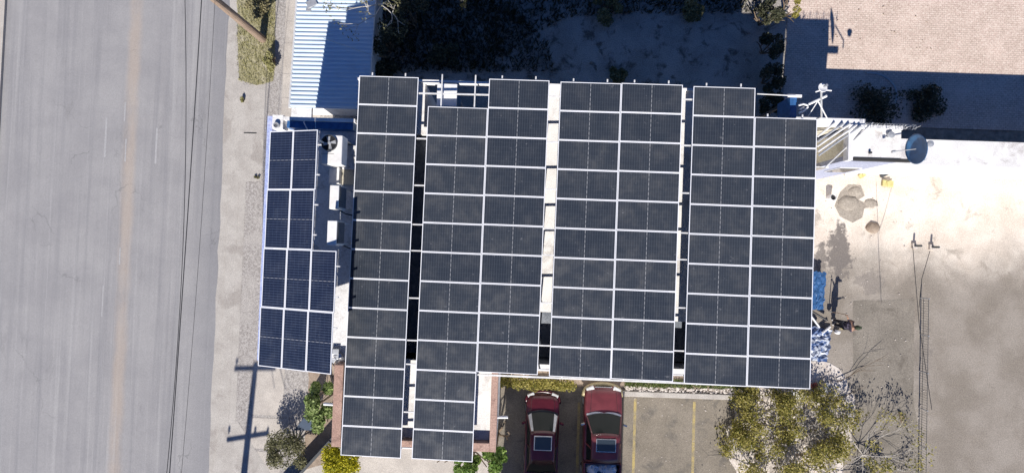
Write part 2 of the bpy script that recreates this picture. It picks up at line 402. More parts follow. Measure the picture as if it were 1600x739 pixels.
# concrete slabs, north part beside the metal roof building
ys = [P(430, y)[1] for y in (200, 153, 116, 68, 34, -5, -45, -90)]
for a, b in zip(ys[:-1], ys[1:]):
    sheet('concrete_slab', rect(-12.35, -10.3, a+.012, b-.012), M['sidewalk'], .09+rnd.uniform(0, .003))
sheet('concrete_slab', PP((370, 285), (409, 283), (420, 132), (376, 134)), M['kerb'], .0905)
# concrete slabs, south part
for (a, b, c_, d) in [(398, 566, 443, 648), (392, 651, 440, 700), (384, 703, 436, 790)]:
    p, q = P(a, b), P(c_, d); sheet('concrete_slab', rect(p.x, q.x, q.y, p.y), M['sidewalk'], .09+rnd.uniform(0, .003))
sheet('concrete_slab', PP((332, 739), (345, 672), (372, 655), (425, 739), (430, 800), (325, 800)), M['kerb'], .0935)
sheet('concrete_strip', rect(x0, -14.05, -30, 6.2), M['kerb'], .0925)

# the empty lot behind the building, a darker band of litter against the walls
sheet('lot', rect(-7.0, 14.6, 5.2, 60), M['dirt'], .0)
sheet('paved_yard', PP((1221, 192), (1600, 205), (1600, -150), (1240, -150)), M['paver'], .02)
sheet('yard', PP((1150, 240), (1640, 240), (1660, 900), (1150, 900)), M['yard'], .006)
sheet('stained_slab', wobble(PP((1333, 470), (1429, 466), (1427, 620), (1445, 760), (1446, 860), (1330, 860)), .03), M['yard_dark'], .0095)
sheet('parking_lot', PP((700, 560), (1166, 560), (1180, 900), (700, 900)), M['parking'], .0155)
# rubble ground under the trees
sheet('rubble_ground', wobble(PP((1150, 612), (1170, 595), (1240, 560), (1310, 575), (1335, 620), (1330, 690), (1290, 800), (1160, 800), (1135, 690)), .18, .5), M['stone'], .02)
for a, b in [((903, 628), (899, 880)), ((994, 622), (984, 880)), ((1085, 627), (1078, 880))]:
    p, q = P(*a), P(*b); x = (p.x+q.x)/2
    structure(MB().poly([(x-.07, q.y, .02), (x+.07, q.y, .02), (x+.07, p.y, .02), (x-.07, p.y, .02)]).build('parking_line', M['yellow']))
# planting bed and kerb along the building's south wall
pa, pb = P(976, 600), P(1166, 618)
sheet('planting_bed', wobble(rect(P(790, 600).x, pb.x, pb.y+.2, pb.y+2.0), .04), M['mound'], .035)
structure(MB().box(P(972, 612).x, pb.x+.1, P(1070, 621).y, P(1070, 613).y, 0, .14).build('parking_kerb', M['kerb'], bevel=.02))
# patches of wet cement and sand in the yard
def patch(name, pts, mat, z): return sheet(name, wobble(PP(*pts), .07, .3), mat, z)
patch('cement_patch', [(1313,300),(1325,289),(1345,290),(1351,306),(1341,312),(1352,318),(1370,313),(1372,322),(1350,326),(1347,340),(1332,348),(1312,338),(1304,322)], M['cement'], .018)

# ------------------------------------------------------------------ vegetation builders
def leaves(m, c, r, n, size, rg, flat=.8, hollow=.25):
    for _ in range(n):
        while True:
            v = Vector((rg.uniform(-1,1), rg.uniform(-1,1), rg.uniform(-1,1)))
            if hollow < v.length < 1: break
        p = Vector(c)+Vector((v.x*r, v.y*r, v.z*r*flat))
        s = size*rg.uniform(.6, 1.4); a = rg.uniform(0, 6.28); t = rg.uniform(-.9, .9); u = rg.uniform(-.9, .9)
        R_ = Matrix.Rotation(a, 3, 'Z') @ Matrix.Rotation(t, 3, 'X') @ Matrix.Rotation(u, 3, 'Y')
        m.add([p+R_ @ Vector(q) for q in ((-s*.3, 0, 0), (0, -s*.5, s*.08), (s*.3, 0, 0), (0, s*.55, s*.08))], [(0,1,2,3)])
def branch(m, p, d, L_, r, depth, tips, rg, spread=.6, up=.1, kids_=(2,3), n=5):
    pts = [Vector(p)]; d = Vector(d).normalized(); q = Vector(p)
    for i in range(3):
        d = (d+Vector((rg.uniform(-1,1), rg.uniform(-1,1), rg.uniform(-1,1)))*.18+Vector((0,0,up*.3))).normalized()
        q = q+d*L_/3; pts.append(q.copy())
    m.tube(pts, [r, r*.85, r*.72, r*.6], n, cap=False)
    if depth == 0: tips.append(q); return
    for i in range(rg.randint(*kids_)):
        nd = (d+Vector((rg.uniform(-1,1), rg.uniform(-1,1), rg.uniform(-.6,1)))*spread).normalized()
        branch(m, pts[rg.choice((2,3,3))], nd, L_*rg.uniform(.6,.85), r*.6, depth-1, tips, rg, spread, up, kids_, n)
def shrub(px, py, zt, r, mat, n, size, label, cat='shrub', name='shrub', seed=1, stretch=(1,1), group=None, blobs=9, wood='bark', z0=0, flat=.8, hollow=.25):
    """crown whose top stands at pixel px, py when zt high"""
    rg = random.Random(seed); top = P(px, py, zt*.75+z0); base = Vector((top.x, top.y, z0))
    root = empty(name, base, label, cat, group)
    tm = MB(); cm = MB(); tips = []
    for i in range(5):
        a = i*1.25+rg.uniform(-.3,.3)
        branch(tm, (0,0,0), (math.cos(a)*.5*stretch[0], math.sin(a)*.5*stretch[1], 1), zt*.42, .03+.012*zt, 1, tips, rg)
    for b in range(blobs):
        a = rg.uniform(0, 6.28); q = math.sqrt(rg.uniform(0, 1))*r*.72
        zz = zt*(1-.45*(q/r)**1.5)-r*.25*rg.uniform(.2, 1.2)
        br = r*rg.uniform(.26, .44)
        leaves(cm, (q*math.cos(a)*stretch[0], q*math.sin(a)*stretch[1], max(zz, br*.5)), br, n//blobs, size, rg, flat, hollow)
    tm.build('trunk', M[wood], root); cm.build('crown', mat, root)
    return root

# ------------------------------------------------------------------ main building
ZR = 6.2
SH = .009
def at(x, y): return x+SH*y
bld = empty('building', (2, 0, 0), 'white flat roofed building under the solar arrays, brown parapets on its south wing', 'building')
def part(name, mb, mat, **k):
    o = mb.build(name, mat, bld, **k); o.location = (-2, 0, 0); return o
XW, XE, YN, YS = -6.30, 11.0, 6.35, -4.86
XT, YTN, YTS = -9.75, P(490, 186, 6.2).y, -4.75
WX0, WX1, WY0, WY1 = P(664, 150, 6.2).x, P(764, 150, 6.2).x, 4.6, 6.05      # open light well behind the second array
NX = 8.75; NY = 5.0                                                # notch at the north-east corner
SX0, SX1, SY = P(521, 640, 6.4).x, P(777, 640, 6.4).x, P(700, 702, 6.4).y
# one roof slab per bay, butted end to end
t = .22
rf = MB()
def slab(x0, x1, y0, y1, holes, z0, z1):
    xs = sorted({x0, x1, *[h for q_ in holes for h in q_[:2] if x0 < h < x1]}); ys_ = sorted({y0, y1, *[h for q_ in holes for h in q_[2:] if y0 < h < y1]})
    ok = {}
    for a in range(len(xs)-1):
        for b in range(len(ys_)-1):
            cx, cy = (xs[a]+xs[a+1])/2, (ys_[b]+ys_[b+1])/2
            ok[a, b] = not any(h[0] < cx < h[1] and h[2] < cy < h[3] for h in holes)
    for (a, b), v in ok.items():
        if not v: continue
        X0, X1, Y0, Y1 = xs[a], xs[a+1], ys_[b], ys_[b+1]
        rf.add([(X0,Y0,z1),(X1,Y0,z1),(X1,Y1,z1),(X0,Y1,z1)], [(0,1,2,3)]); rf.add([(X0,Y0,z0),(X1,Y0,z0),(X1,Y1,z0),(X0,Y1,z0)], [(0,3,2,1)])
        if not ok.get((a-1, b)): rf.add([(X0,Y0,z0),(X0,Y0,z1),(X0,Y1,z1),(X0,Y1,z0)], [(0,1,2,3)])
        if not ok.get((a+1, b)): rf.add([(X1,Y0,z0),(X1,Y0,z1),(X1,Y1,z1),(X1,Y1,z0)], [(3,2,1,0)])
        if not ok.get((a, b-1)): rf.add([(X0,Y0,z0),(X0,Y0,z1),(X1,Y0,z1),(X1,Y0,z0)], [(3,2,1,0)])
        if not ok.get((a, b+1)): rf.add([(X0,Y1,z0),(X0,Y1,z1),(X1,Y1,z1),(X1,Y1,z0)], [(0,1,2,3)])
HOLES = [(WX0, WX1, WY0, YN), (-4.15, -2.85, -4.6, WY0-.3), (NX, XE, NY, YN), (1.0, 2.0, -4.6, -2.55), (5.9, 7.1, -4.6, -2.75), (-8, SX0+.3, -20, YS-.001)]  # narrow openings are added so the gaps between arrays read as shaded
slab(XW, XE, YS, YN, HOLES, ZR-t, ZR)
rf.box(SX0+.36, SX1-.26, SY+.34, YS-.003, ZR-t, ZR-.001)
part('roof', rf, M['roofwhite'])
part('shaft_shade_floor', MB().box(WX0+.01, WX1-.01, WY0+.01, YN-.25, 2.9, 3.0), M['grille'])  # near-black sheet added to darken the light well like deep shade
part('gap_shade_sheet', MB().box(XW+.3, XE-.3, YS+.3, WY0-.2, 4.9, 5.1), M['gap_shade'])  # grey sheet under the roof openings, toned like shaded roof
part('terrace_floor', MB().box(XT+.2, XW-.01, YTS+.15, YTN-.15, 5.8, 6.0), M['terrace'])
wl = MB(); q = .2; zb = ZR-t
def wall_seg(xa, ya, xb, yb, z0=0, z1=None, th=.2):
    z1 = z1 or zb-.003
    if abs(xa-xb) > abs(ya-yb): wl.box(min(xa,xb), max(xa,xb), ya-th/2, ya+th/2, z0, z1)
    else: wl.box(xa-th/2, xa+th/2, min(ya,yb)+th/2, max(ya,yb)-th/2, z0, z1)
wall_seg(XW, YN-.1, WX0, YN-.1); wall_seg(WX1, YN-.1, NX, YN-.1); wall_seg(WX0, WY0-.1, WX1, WY0-.1)
wall_seg(WX0-.1, WY0-.1, WX0-.1, YN-.1); wall_seg(WX1+.1, WY0-.1, WX1+.1, YN-.1)
wall_seg(NX-.1, NY-.1, NX-.1, YN-.1); wall_seg(NX, NY-.1, XE, NY-.1); wall_seg(XE-.1, YS+.1, XE-.1, NY-.1)
wall_seg(SX1, YS+.1, XE, YS+.1); wall_seg(SX1-.1, SY+.1, SX1-.1, YS+.1); wall_seg(SX0, SY+.1, SX1, SY+.1)
wall_seg(SX0+.1, SY+.1, SX0+.1, YTS+.1); wall_seg(XT, YTS+.1, SX0+.2, YTS+.1, z1=5.79); wall_seg(XT+.1, YTS+.1, XT+.1, YTN-.1, z1=5.79); wall_seg(XT, YTN-.1, XW, YTN-.1, z1=5.79)
part('wall', wl, M['wallwhite'])
pm = MB()   # brown parapet of the south wing
pm.box(SX0, SX0+.36, SY, -4.8, ZR-.3, 6.5); pm.box(SX1-.26, SX1, SY, YS+.05, ZR-.3, 6.5); pm.box(SX0+.36, SX1-.26, SY, SY+.34, ZR-.3, 6.5)
part('parapet', pm, M['brown'], bevel=.02)
tpz = 6.42
part('terrace_parapet', MB().box(XT, XT+.2, YTS, YTN, 5.8, tpz), M['lavender'])
nb = MB().box(XT+.2, XT+.62, YTN-.5, YTN+.05, 5.8, tpz+.003).box(XT+.2, XW-.02, YTN-.14, YTN, 5.8, tpz-.01)
part('terrace_end_wall', nb, M['wallwhite'])
part('coping_shade', MB().box(XT+.75, XW-.1, YTN-.42, YTN-.15, 5.9, tpz-.05), M['bluepaint_shade'])  # blue colour stands in for shade on the parapet top
# north coping beam across the light well and along the wall
cb = MB(); cb.box(XW, NX, YN, YN+.09, ZR-.25, ZR+.14)
part('north_coping', cb, M['wallwhite'])

dp = MB()
for (x, y, dx) in [(SX0, P(515, 632, 6.3).y, -.45), (SX1, P(777, 652, 6.3).y, .42)]:
    dp.tube([(x+(.05 if dx < 0 else -.05), y, 6.26), (x+dx, y, 6.22)], .055, 10)
part('rain_spout', dp, M['whitep'])
for (x, y, sx, sy) in [(4.5, YS, 1.6, 0), (8.5, YS, 1.6, 0), (-5.2, SY, 1.4, 0), (-2.6, SY, 1.4, 0), (XT, 2.5, 0, 1.6), (XT, -2.0, 0, 1.6)]:
    for zz in (1.1, 3.9):
        f = MB()
        if sx: f.box(x-sx/2, x+sx/2, y-.05, y+.01, zz, zz+1.2)
        else: f.box(x-.05, x+.01, y-sy/2, y+sy/2, zz, zz+1.2)
        wf = part('window', f, M['galvw'])
        g = MB()
        if sx: g.box(x-sx/2+.07, x+sx/2-.07, y-.065, y-.04, zz+.07, zz+1.13)
        else: g.box(x-.065, x-.04, y-sy/2+.07, y+sy/2-.07, zz+.07, zz+1.13)
        go = g.build('pane', M['wglass'], wf)
# roof stains of leaked water: low ridges of sealant
# white tank-like hatch in the light well
hp = P(698, 149, 6.65)
hatch = empty('water_tank', (hp.x, hp.y, 0), 'white topped box tank in the open shaft behind the second solar array', 'water tank')
MB().box(-.36, .36, -.40, .40, 5.0, 6.55).build('tank_body', M['bluepaint_shade'], hatch, bevel=.02)  # blue here stands in for shade below the white lid
MB().box(-.39, .39, -.43, .46, 6.553, 6.62).build('lid', M['whitep'], hatch, bevel=.02)
st = MB()
for sx in (-.3, .3):
    for sy in (-.33, .33): st.box(sx-.04, sx+.04, sy-.04, sy+.04, 0, 4.998)
st.build('stand', M['galv'], hatch)

# ------------------------------------------------------------------ solar arrays
PL, PW = 2.286, 1.099
SLX = math.atan(.0302)
def make_panel(L_, W_, mat, fw=.025, ft=.035):
    fr = MB(); fr.box(-L_/2, L_/2, -W_/2, -W_/2+fw, 0, ft); fr.box(-L_/2, L_/2, W_/2-fw, W_/2, 0, ft)
    fr.box(-L_/2, -L_/2+fw, -W_/2+fw, W_/2-fw, 0, ft); fr.box(L_/2-fw, L_/2, -W_/2+fw, W_/2-fw, 0, ft)
    g = MB().box(-L_/2+fw, L_/2-fw, -W_/2+fw, W_/2-fw, ft-.012, ft-.004)
    b = MB().box(-.25, .25, W_/2-.2, W_/2-.1, ft-.04, ft-.0125)
    root = empty('solar_panel', (0,0,0), '', 'solar panel')
    fr.build('frame', M['alu'], root); g.build('glass', mat, root); b.build('junction_box', M['black'], root)
    return root
ordn = ['first','second','third','fourth','fifth','sixth','seventh','eighth','ninth','tenth','eleventh','twelfth','thirteenth']
proto = make_panel(PL, PW, M['panel']); used = [False]
offs = [(-6.14, 6.33), (-3.44, 6.32), (1.57, 6.27), (6.56, 6.21)]
cols = [[(0, 0, 13)], [(0, 1, 12), (1, 0, 10)], [(0, 0, 10), (1, 0, 10)], [(0, 0, 10), (1, 1, 9)]]
anames = ['single column beside the air conditioners', 'wide stepped array', 'two column array right of centre', 'array nearest the yard']
agroups = ['panels of the single column array', 'panels of the wide stepped array', 'panels of the rectangular array', 'panels of the array by the yard']
def zpl(x, y): return 7.015+.0302*x-.0043*y
NLINE = 6.30
rack = empty('panel_rack', (2, 0, ZR), 'galvanised steel rack carrying the four big solar arrays above the white roof', 'panel rack')
def rpart(name, mb, mat, parent=rack):
    o = mb.build(name, mat, parent); o.location = (-2, 0, -ZR); return o
for ai, ((ox, oy), cl) in enumerate(zip(offs, cols)):
    for (c, r0, n) in cl:
        xa = ox+c*2.298; jx = rnd.uniform(-.004, .004)
        for r in range(n):
            yc = oy-(r0+r+.5)*1.109; xc = xa+PL/2+.012; X_ = at(xc, yc)+jx
            o = proto if not used[0] else dup(proto); used[0] = True
            o.location = (X_, yc, zpl(X_, yc)); o.rotation_euler = (-.0043+rnd.uniform(-.002,.002), -SLX+rnd.uniform(-.0015,.0015), -SH+rnd.uniform(-.0012,.0012))
            side = '' if ai == 0 else (' left column,' if c == 0 else ' right column,')
            o['label'] = 'solar panel, %s from the top,%s %s' % (ordn[r], side, anames[ai]); o['group'] = agroups[ai]
        # two rails below each column, their ends poking out at the north
        for fx in (.22, .78):
            xr = xa+PL*fx; ya = oy-(r0+n)*1.109-.05; yb = (oy-r0*1.109+.15) if not (ai == 1 and c == 0) else 6.32+.15
            m = MB(); za, zb_ = zpl(at(xr, ya), ya)-.045, zpl(at(xr, yb), yb)-.045
            p, q_ = Vector((at(xr, ya), ya, za)), Vector((at(xr, yb), yb, zb_))
            m.obox((p+q_)/2, (.05, (q_-p).length, .045), rz=-SH); rpart('rail', m, M['galvw'])
        zc = []
# cross beams and posts
for y in (5.75, 4.0, 2.2, .7, -.3, -2.1, -3.7, -4.6):
    xa, xb = -6.05, 11.0 if y < 5 else 8.7
    p, q_ = Vector((at(xa, y), y, zpl(xa, y)-.10)), Vector((at(xb, y), y, zpl(xb, y)-.10))
    rpart('cross_beam', MB().obox((p+q_)/2, ((q_-p).length, .05, .055), ry=-SLX), M['galvw'])
    for x in (-5.6, -4.2, -2.9, -.6, 1.2, 2.4, 4.4, 6.0, 7.2, 9.4, 10.7):
        if x > 8.6 and y > 5: continue
        if WX0 < x < WX1 and y > WY0: continue
        rpart('post', MB().box(x-.03, x+.03, y-.03, y+.03, ZR, zpl(x, y)-.13), M['galvw'])
for y in (-6.4, -7.75):
    p, q_ = Vector((-6.2, y, zpl(-6.2, y)-.10)), Vector((-1.25, y, zpl(-1.2, y)-.10))
    rpart('cross_beam', MB().obox((p+q_)/2, ((q_-p).length, .05, .055), ry=-SLX), M['galvw'])
    for x in (-5.9, -4.2, -3.0, -1.5): rpart('post', MB().box(x-.03, x+.03, y-.03, y+.03, ZR, zpl(x, y)-.13), M['galvw'])
# long pale edge beam under the southern panel ends
p, q_ = Vector((at(-1.1, -4.9), -4.90, zpl(-1.1, 0)-.12)), Vector((at(11.1, -4.9), -4.90, zpl(11.1, 0)-.12))
rpart('edge_beam', MB().obox((p+q_)/2, ((q_-p).length, .06, .06), ry=-SLX, rz=0), M['galvw'])

# small tilted array toward the street
SL, SW = 2.125, 1.01
sp = make_panel(SL, SW, M['panelblue'], .026)
for ch in kids(sp): ch.rotation_euler = (0, 0, math.pi/2)
zl, tilt = 7.60, RAD(15.5)
tl, bl = P(423.5, 206, zl), P(403.5, 571, zl)
rowp = (tl.y-bl.y)/4
colp = 1.025
rack2 = empty('panel_rack', (tl.x+1.5, 0, 6.0), 'tilted steel rack under the small dark blue solar array beside the street', 'panel rack')
def srot(u, y, dz=0):   # u: distance up the slope from the low western edge
    k_ = (tl.y-y)/(tl.y-bl.y); x0_ = tl.x+(bl.x-tl.x)*k_
    return Vector((x0_+u*math.cos(tilt)-dz*math.sin(tilt), y, zl+u*math.sin(tilt)+dz*math.cos(tilt)))
first = True
for c in range(3):
    for r in range(4):
        if c == 2 and r < 2: continue
        o = sp if first else dup(sp); first = False
        y = tl.y-(r+.5)*rowp; o.location = srot((c+.5)*colp, y)
        o.rotation_euler = (0, -tilt+rnd.uniform(-.003,.003), rnd.uniform(-.002,.002))
        rn = ordn[r] if c < 2 else ('upper', 'lower')[r-2]
        if c < 2: o['label'] = 'dark blue solar panel, %s from the top, %s column of the small tilted array' % (rn, ('left', 'middle')[c])
        else: o['label'] = '%s of the two dark blue panels in the short column of the small array' % rn
        o['group'] = 'panels of the small tilted array'
for r in range(4):
    for fy in (.25, .75):
        y = tl.y-(r+fy)*rowp; uu = (2 if r < 2 else 3)*colp+.12
        a, b = srot(-.02, y, -.03), srot(uu, y, -.03)
        o = MB().obox((a+b)/2, ((b-a).length, .045, .045), ry=-tilt).build('rail', M['galvw'], rack2); o.location = (-rack2.location.x, 0, -6)
for y in (tl.y-.3, tl.y-2.1*rowp, bl.y+.3):
    for u in (.15, 1.9):
        a = srot(u, y, -.06); o = MB().box(a.x-.03, a.x+.03, a.y-.03, a.y+.03, 6.0, a.z).build('post', M['galvw'], rack2); o.location = (-rack2.location.x, 0, -6)

# ------------------------------------------------------------------ air conditioners on the terrace
c0 = P(517, 226, 7.35)
ac = empty('rooftop_condenser', (c0.x+.03, c0.y-.12, 6.0), 'large white condenser with a round top fan beside the small solar array', 'air conditioner')
MB().box(-.39, .39, -.62, .48, .75, 1.35).build('casing', M['acwhite'], ac, bevel=.03)
MB().lathe((-.08, .17, 1.352), [(.30, .0), (.30, .05), (.27, .055), (.27, .0)], 28).build('fan_ring', M['grille'], ac)
MB().lathe((-.08, .17, 1.356), [(.0, .0), (.27, .0)], 28).build('fan_well', M['black'], ac)
fb = MB()
for i in range(4):
    a = i*math.pi/2+.4; c_, s_ = math.cos(a), math.sin(a)
    fb.add([(-.08+c_*.05-s_*.03, .17+s_*.05+c_*.03, 1.365), (-.08+c_*.25-s_*.02, .17+s_*.25+c_*.02, 1.38), (-.08+c_*.22+s_*.12, .17+s_*.22-c_*.12, 1.37), (-.08+c_*.06+s_*.04, .17+s_*.06-c_*.04, 1.365)], [(0,1,2,3)])
fb.lathe((-.08, .17, 1.36), [(.06, 0), (.06, .03), (0, .035)], 12)
fb.build('fan_blade', M['galv'], ac)
MB().box(-.38, .10, -.235, -.225, 1.352, 1.356).build('seam', M['grille'], ac)
MB().box(-.34, .34, -.56, -.50, 0, .748).box(-.34, .34, .36, .42, 0, .748).build('base', M['galv'], ac)
def split_unit(px, py, label, dz=0):
    p = P(px, py, 7.5+dz)
    u = empty('outdoor_unit', (p.x, p.y, 6.0), label, 'air conditioner', 'outdoor air conditioning units on the terrace')
    MB().box(-.17, .17, -.44, .44, .72+dz, 1.5+dz).build('casing', M['acwhite'], u, bevel=.02)
    MB().box(.171, .19, -.36, .40, .78+dz, 1.46+dz).build('grille', M['grille'], u)
    m = MB()
    for i in range(9): m.box(.19, .197, -.36, .40, .82+dz+i*.07, .83+dz+i*.07)
    m.build('louvre', M['galv'], u)
    m = MB()
    for y_ in (-.38, .38):
        for x_ in (-.13, .13): m.box(x_-.02, x_+.02, y_-.02, y_+.02, 0, .718+dz)
    m.build('stand', M['galvw'], u)
    m = MB(); m.tube([(0, -.44, .9), (.1, -.55, .5), (.35, -.6, .1), (.6, -.62, .03)], .025, 6); m.build('hose', M['black'], u)
    return u
split_unit(522, 308, 'white outdoor unit with dark side grille, the one nearer the condenser')
split_unit(518.5, 364, 'white outdoor unit with dark side grille, the lower of the two', .6)
b0 = P(521, 275, 6.5)
bx = empty('duct_box', (b0.x, b0.y, 6.0), 'pale sheet metal duct between the big condenser and the upper outdoor unit', 'duct')
MB().box(-.18, .22, -.30, .34, 0, .5).build('duct', M['acwhite'], bx, bevel=.015)
MB().box(.24, .75, -.30, .30, 0, .25).build('plenum', M['wallbeige'], bx, bevel=.015)
b0 = P(546, 247, 6.3)
tag(MB().box(b0.x-.28, b0.x+.36, b0.y-.45, b0.y+.5, 6.0, 6.28).box(b0.x-.28, b0.x+.3, b0.y-.02, b0.y+.05, 6.28, 6.34).build('plinth', M['wallwhite'], bevel=.01),
    'white concrete plinth on the terrace right of the fan condenser', 'plinth')
p0 = P(478, 200, 6.7)
tag(MB().tube([(p0.x, p0.y-.3, 6.5), (p0.x, p0.y, 6.62), (p0.x-.1, p0.y+.22, 6.7), (p0.x-.02, p0.y+.3, 6.7)], .018, 6).build('cable_loop', M['whitep']),
    'thin white cable bent over the top edge of the small array', 'cable')
p0 = P(432, 196, 6.5)
vt = empty('vent_pipe', (p0.x, p0.y, 6.0), 'grey oval vent pipe in the white corner of the terrace', 'vent pipe')
MB().lathe((0,0,0), [(.11,0),(.11,.55),(.085,.55),(.085,.1)], 16).build('pipe', M['galv'], vt)
# debris on the terrace's sunny end
for i, (px, py, s_) in enumerate([(525, 548, .2), (530, 556, .16), (522, 562, .14)]):
    p = P(px, py, 6.05)
    tag(MB().obox((p.x, p.y, 6.0+s_*.4), (s_*1.5, s_, s_*.8), rz=i*.5).build('concrete_block', M['galv'], bevel=.01), ['dark concrete block at the sunny lower end of the terrace, topmost', 'dark concrete block at the sunny lower end of the terrace, rightmost', 'dark concrete block at the sunny lower end of the terrace, lowest'][i], 'block', 'blocks on the terrace')

# ------------------------------------------------------------------ metal roof building (north-west)
zs = 2.2
SLN = -.10   # falls away from the street corner
a = P(453, 163, zs); b = P(580, 0, zs); yS = P(505, 170, zs).y
xl, xr = P(457, 80, zs).x, P(579.5, 60, zs).x
nbld = empty('shed_building', ((xl+xr)/2, yS, 0), 'low street building with a ribbed white metal roof, half of it in shade', 'building')
ox, oy = -(xl+xr)/2, -yS
yN = 14
n = int((yN-yS)/.0225); m = MB(); vs = []
per = .215
pitchs = [(0, 0), (.30, 0), (.42, .045), (.72, .045), (.84, 0)]
yy = yS; prof = []
while yy < yN:
    for fx, hz in pitchs: prof.append((yy+fx*per, hz))
    yy += per
vs = [(xl-.022*(y-yS), y, zs+h+SLN*(y-yS)) for y, h in prof]+[(xr-.0*(y-yS), y, zs+h+.12+SLN*(y-yS)) for y, h in prof]; L_ = len(prof)
m.add(vs, [(i, L_+i, L_+i+1, i+1) for i in range(L_-1)])
o = m.build('roof', M['metalroof'], nbld); o.location = (ox, oy, 0)
m = MB().prism([(xl+.15,yS+.25),(xr-.05,yS+.25),(xr-.05,yN),(xl+.0,yN)], 0, zs-.02)
m.v = [(x, y, z if z < .1 else z+SLN*(y-yS)-.05) for x, y, z in m.v]
o = m.build('wall', M['wallwhite'], nbld); o.location = (ox, oy, 0)
m = MB().tube([(xl-.03, yS, zs-.01), (xl-.03-.022*(yN-yS), yN, zs-.01+SLN*(yN-yS))], .06, 8)
o = m.build('gutter', M['galvw'], nbld); o.location = (ox, oy, 0)
fy = P(500, 176, 2.1).y
o = MB().box(xl+.02, xl+1.0, fy-.25, yS+.2, 1.95, 2.1).build('canopy', M['wallwhite'], nbld); o.location = (ox, oy, 0)
o = MB().tube([(xr+.03, yS, zs+.14), (xr+.03, yN, zs+.14+SLN*(yN-yS))], .035, 6).build('edge_trim', M['galvw'], nbld); o.location = (ox, oy, 0)
p, q_ = P(505, 60, 2.3), P(585, 88, 2.4)
tag(MB().tube([p, (p+q_)/2+Vector((0,0,.0)), q_], .012, 5).build('roof_cable', M['galv']), 'thin pale cable crossing the shaded half of the metal roof', 'cable')
for i, (px, py) in enumerate([(538, 110), (530, 108), (520, 78), (553, 38)]):
    pass
p = P(487, 6, 1.75)
tag(MB().obox((p.x, p.y, p.z), (.5, .35, .12), rz=.5).obox((p.x-.1, p.y-.2, p.z-.02), (.25, .4, .1), rz=-.3).build('sheet_scrap', M['galv'], bevel=.01), 'small grey sheet scrap lying on the sunlit metal roof', 'scrap')

# ------------------------------------------------------------------ white building (north-east), its neighbour, wall
zw = 5.4
xA = P(1325, 225, zw).x; yA = P(1390, 251, zw).y; yB = P(1390, 198, zw).y; xB = 15.95
wb = empty('white_building', ((xA+xB)/2, yA, 0), 'white flat roofed building beyond the arrays with a black strip as shadow along its eave', 'building')
def wpart(name, mb, mat, par=wb, **k):
    o = mb.build(name, mat, par, **k)
    if par is wb: o.location = (-(xA+xB)/2, -yA, 0)
    return o
wpart('roof', MB().box(xA+.18, xB, yA+.10, yB-.15, zw-.25, zw-.02), M['roofwhite'])
wpart('wall', MB().box(xA+.02, xB-.02, yA-.02, yA+.18, 0, zw-.26).box(xB-.22, xB-.02, yA+.18, yB-.2, 0, zw-.26).box(xA+.2, xB-.22, yB-.2, yB-.02, 0, zw-.26), surf('pale_lilac_wall', (.34,.36,.45), (.29,.31,.40), .8, 16, .8))
wpart('side_wall', MB().box(xA+.02, xA+.2, yA+.18, yB-.2, 0, zw-.26), M['wallside'])
wpart('eave_shadow', MB().box(xA+.25, P(1428, 250, zw).x, yA-.02, yA+.095, zw-.24, zw+.0), M['dark_strip'])  # black strip stands in for the shadow in the eave gap
wpart('parapet', MB().box(xA-.02, xA+.17, yA-.05, yB+.02, zw-.25, zw+.06).box(xA+.17, xB, yB-.14, yB+.02, zw-.25, zw+.06), M['wallwhite'])
for i, x in enumerate((13.6, 15.1)):
    wf = wpart('window', MB().box(x-.5, x+.5, yA-.06, yA-.021, 2.6, 3.7), M['galvw'])
    MB().box(x-.43, x+.43, yA-.075, yA-.061, 2.67, 3.63).build('pane', M['wglass'], wf)
# dark vents on its roof
for i, (px, py) in enumerate([(1392, 211), (1453, 225)]):
    p = P(px, py, zw+.1)
    v = empty('roof_vent', (p.x, p.y, zw-.02), ['small dark oval vent on the white roof left of the blue dish', 'small dark oval vent on the white roof right of the blue dish'][i], 'vent', 'vents on the white roof')
    MB().lathe((0,0,0), [(.10,0),(.10,.12),(.14,.13),(.13,.17),(0,.19)], 14).build('cowl', M['galv'], v)
for i, (px, py) in enumerate([(1359, 239)]):
    p = P(px, py, zw); tag(MB().lathe((p.x, p.y, zw-.02), [(.05,0),(.05,.1),(0,.1)], 10).build('roof_drain', M['grille']), 'tiny dark drain cap on the white roof near the eave', 'drain')
# low building east of it, casts the lower shadow
lb = empty('low_building', (22, 4, 0), 'low white building at the right beyond the white roofed one', 'building')
o = MB().box(xB+.02, 30, yA+.35, 5.3, 0, 3.25).build('wall', M['wallwhite'], lb); o.location = (-22, -4, 0)
o = MB().box(xB+.03, 30.1, yA+.25, 5.45, 3.253, 3.45).build('roof', M['roofwhite'], lb); o.location = (-22, -4, 0)
# beige block wall that links the main building and the white building, with a small room
p = P(1278, 192, zw); ylw = P(1300, 192, zw).y
lk = empty('link_wall', ((p.x+xA)/2, ylw, 0), 'narrow white topped wall joining the arrays and the white building', 'wall')
o = MB().box(11.02, xA-.03, ylw-.12, ylw+.12, 0, 5.25).build('wall', M['wallbeige'], lk); o.location = (-lk.location.x, -ylw, 0)
o = MB().box(11.02, P(1352, 192, zw).x, ylw-.16, ylw+.2, 5.253, 5.4).build('coping', M['wallwhite'], lk, bevel=.01); o.location = (-lk.location.x, -ylw, 0)
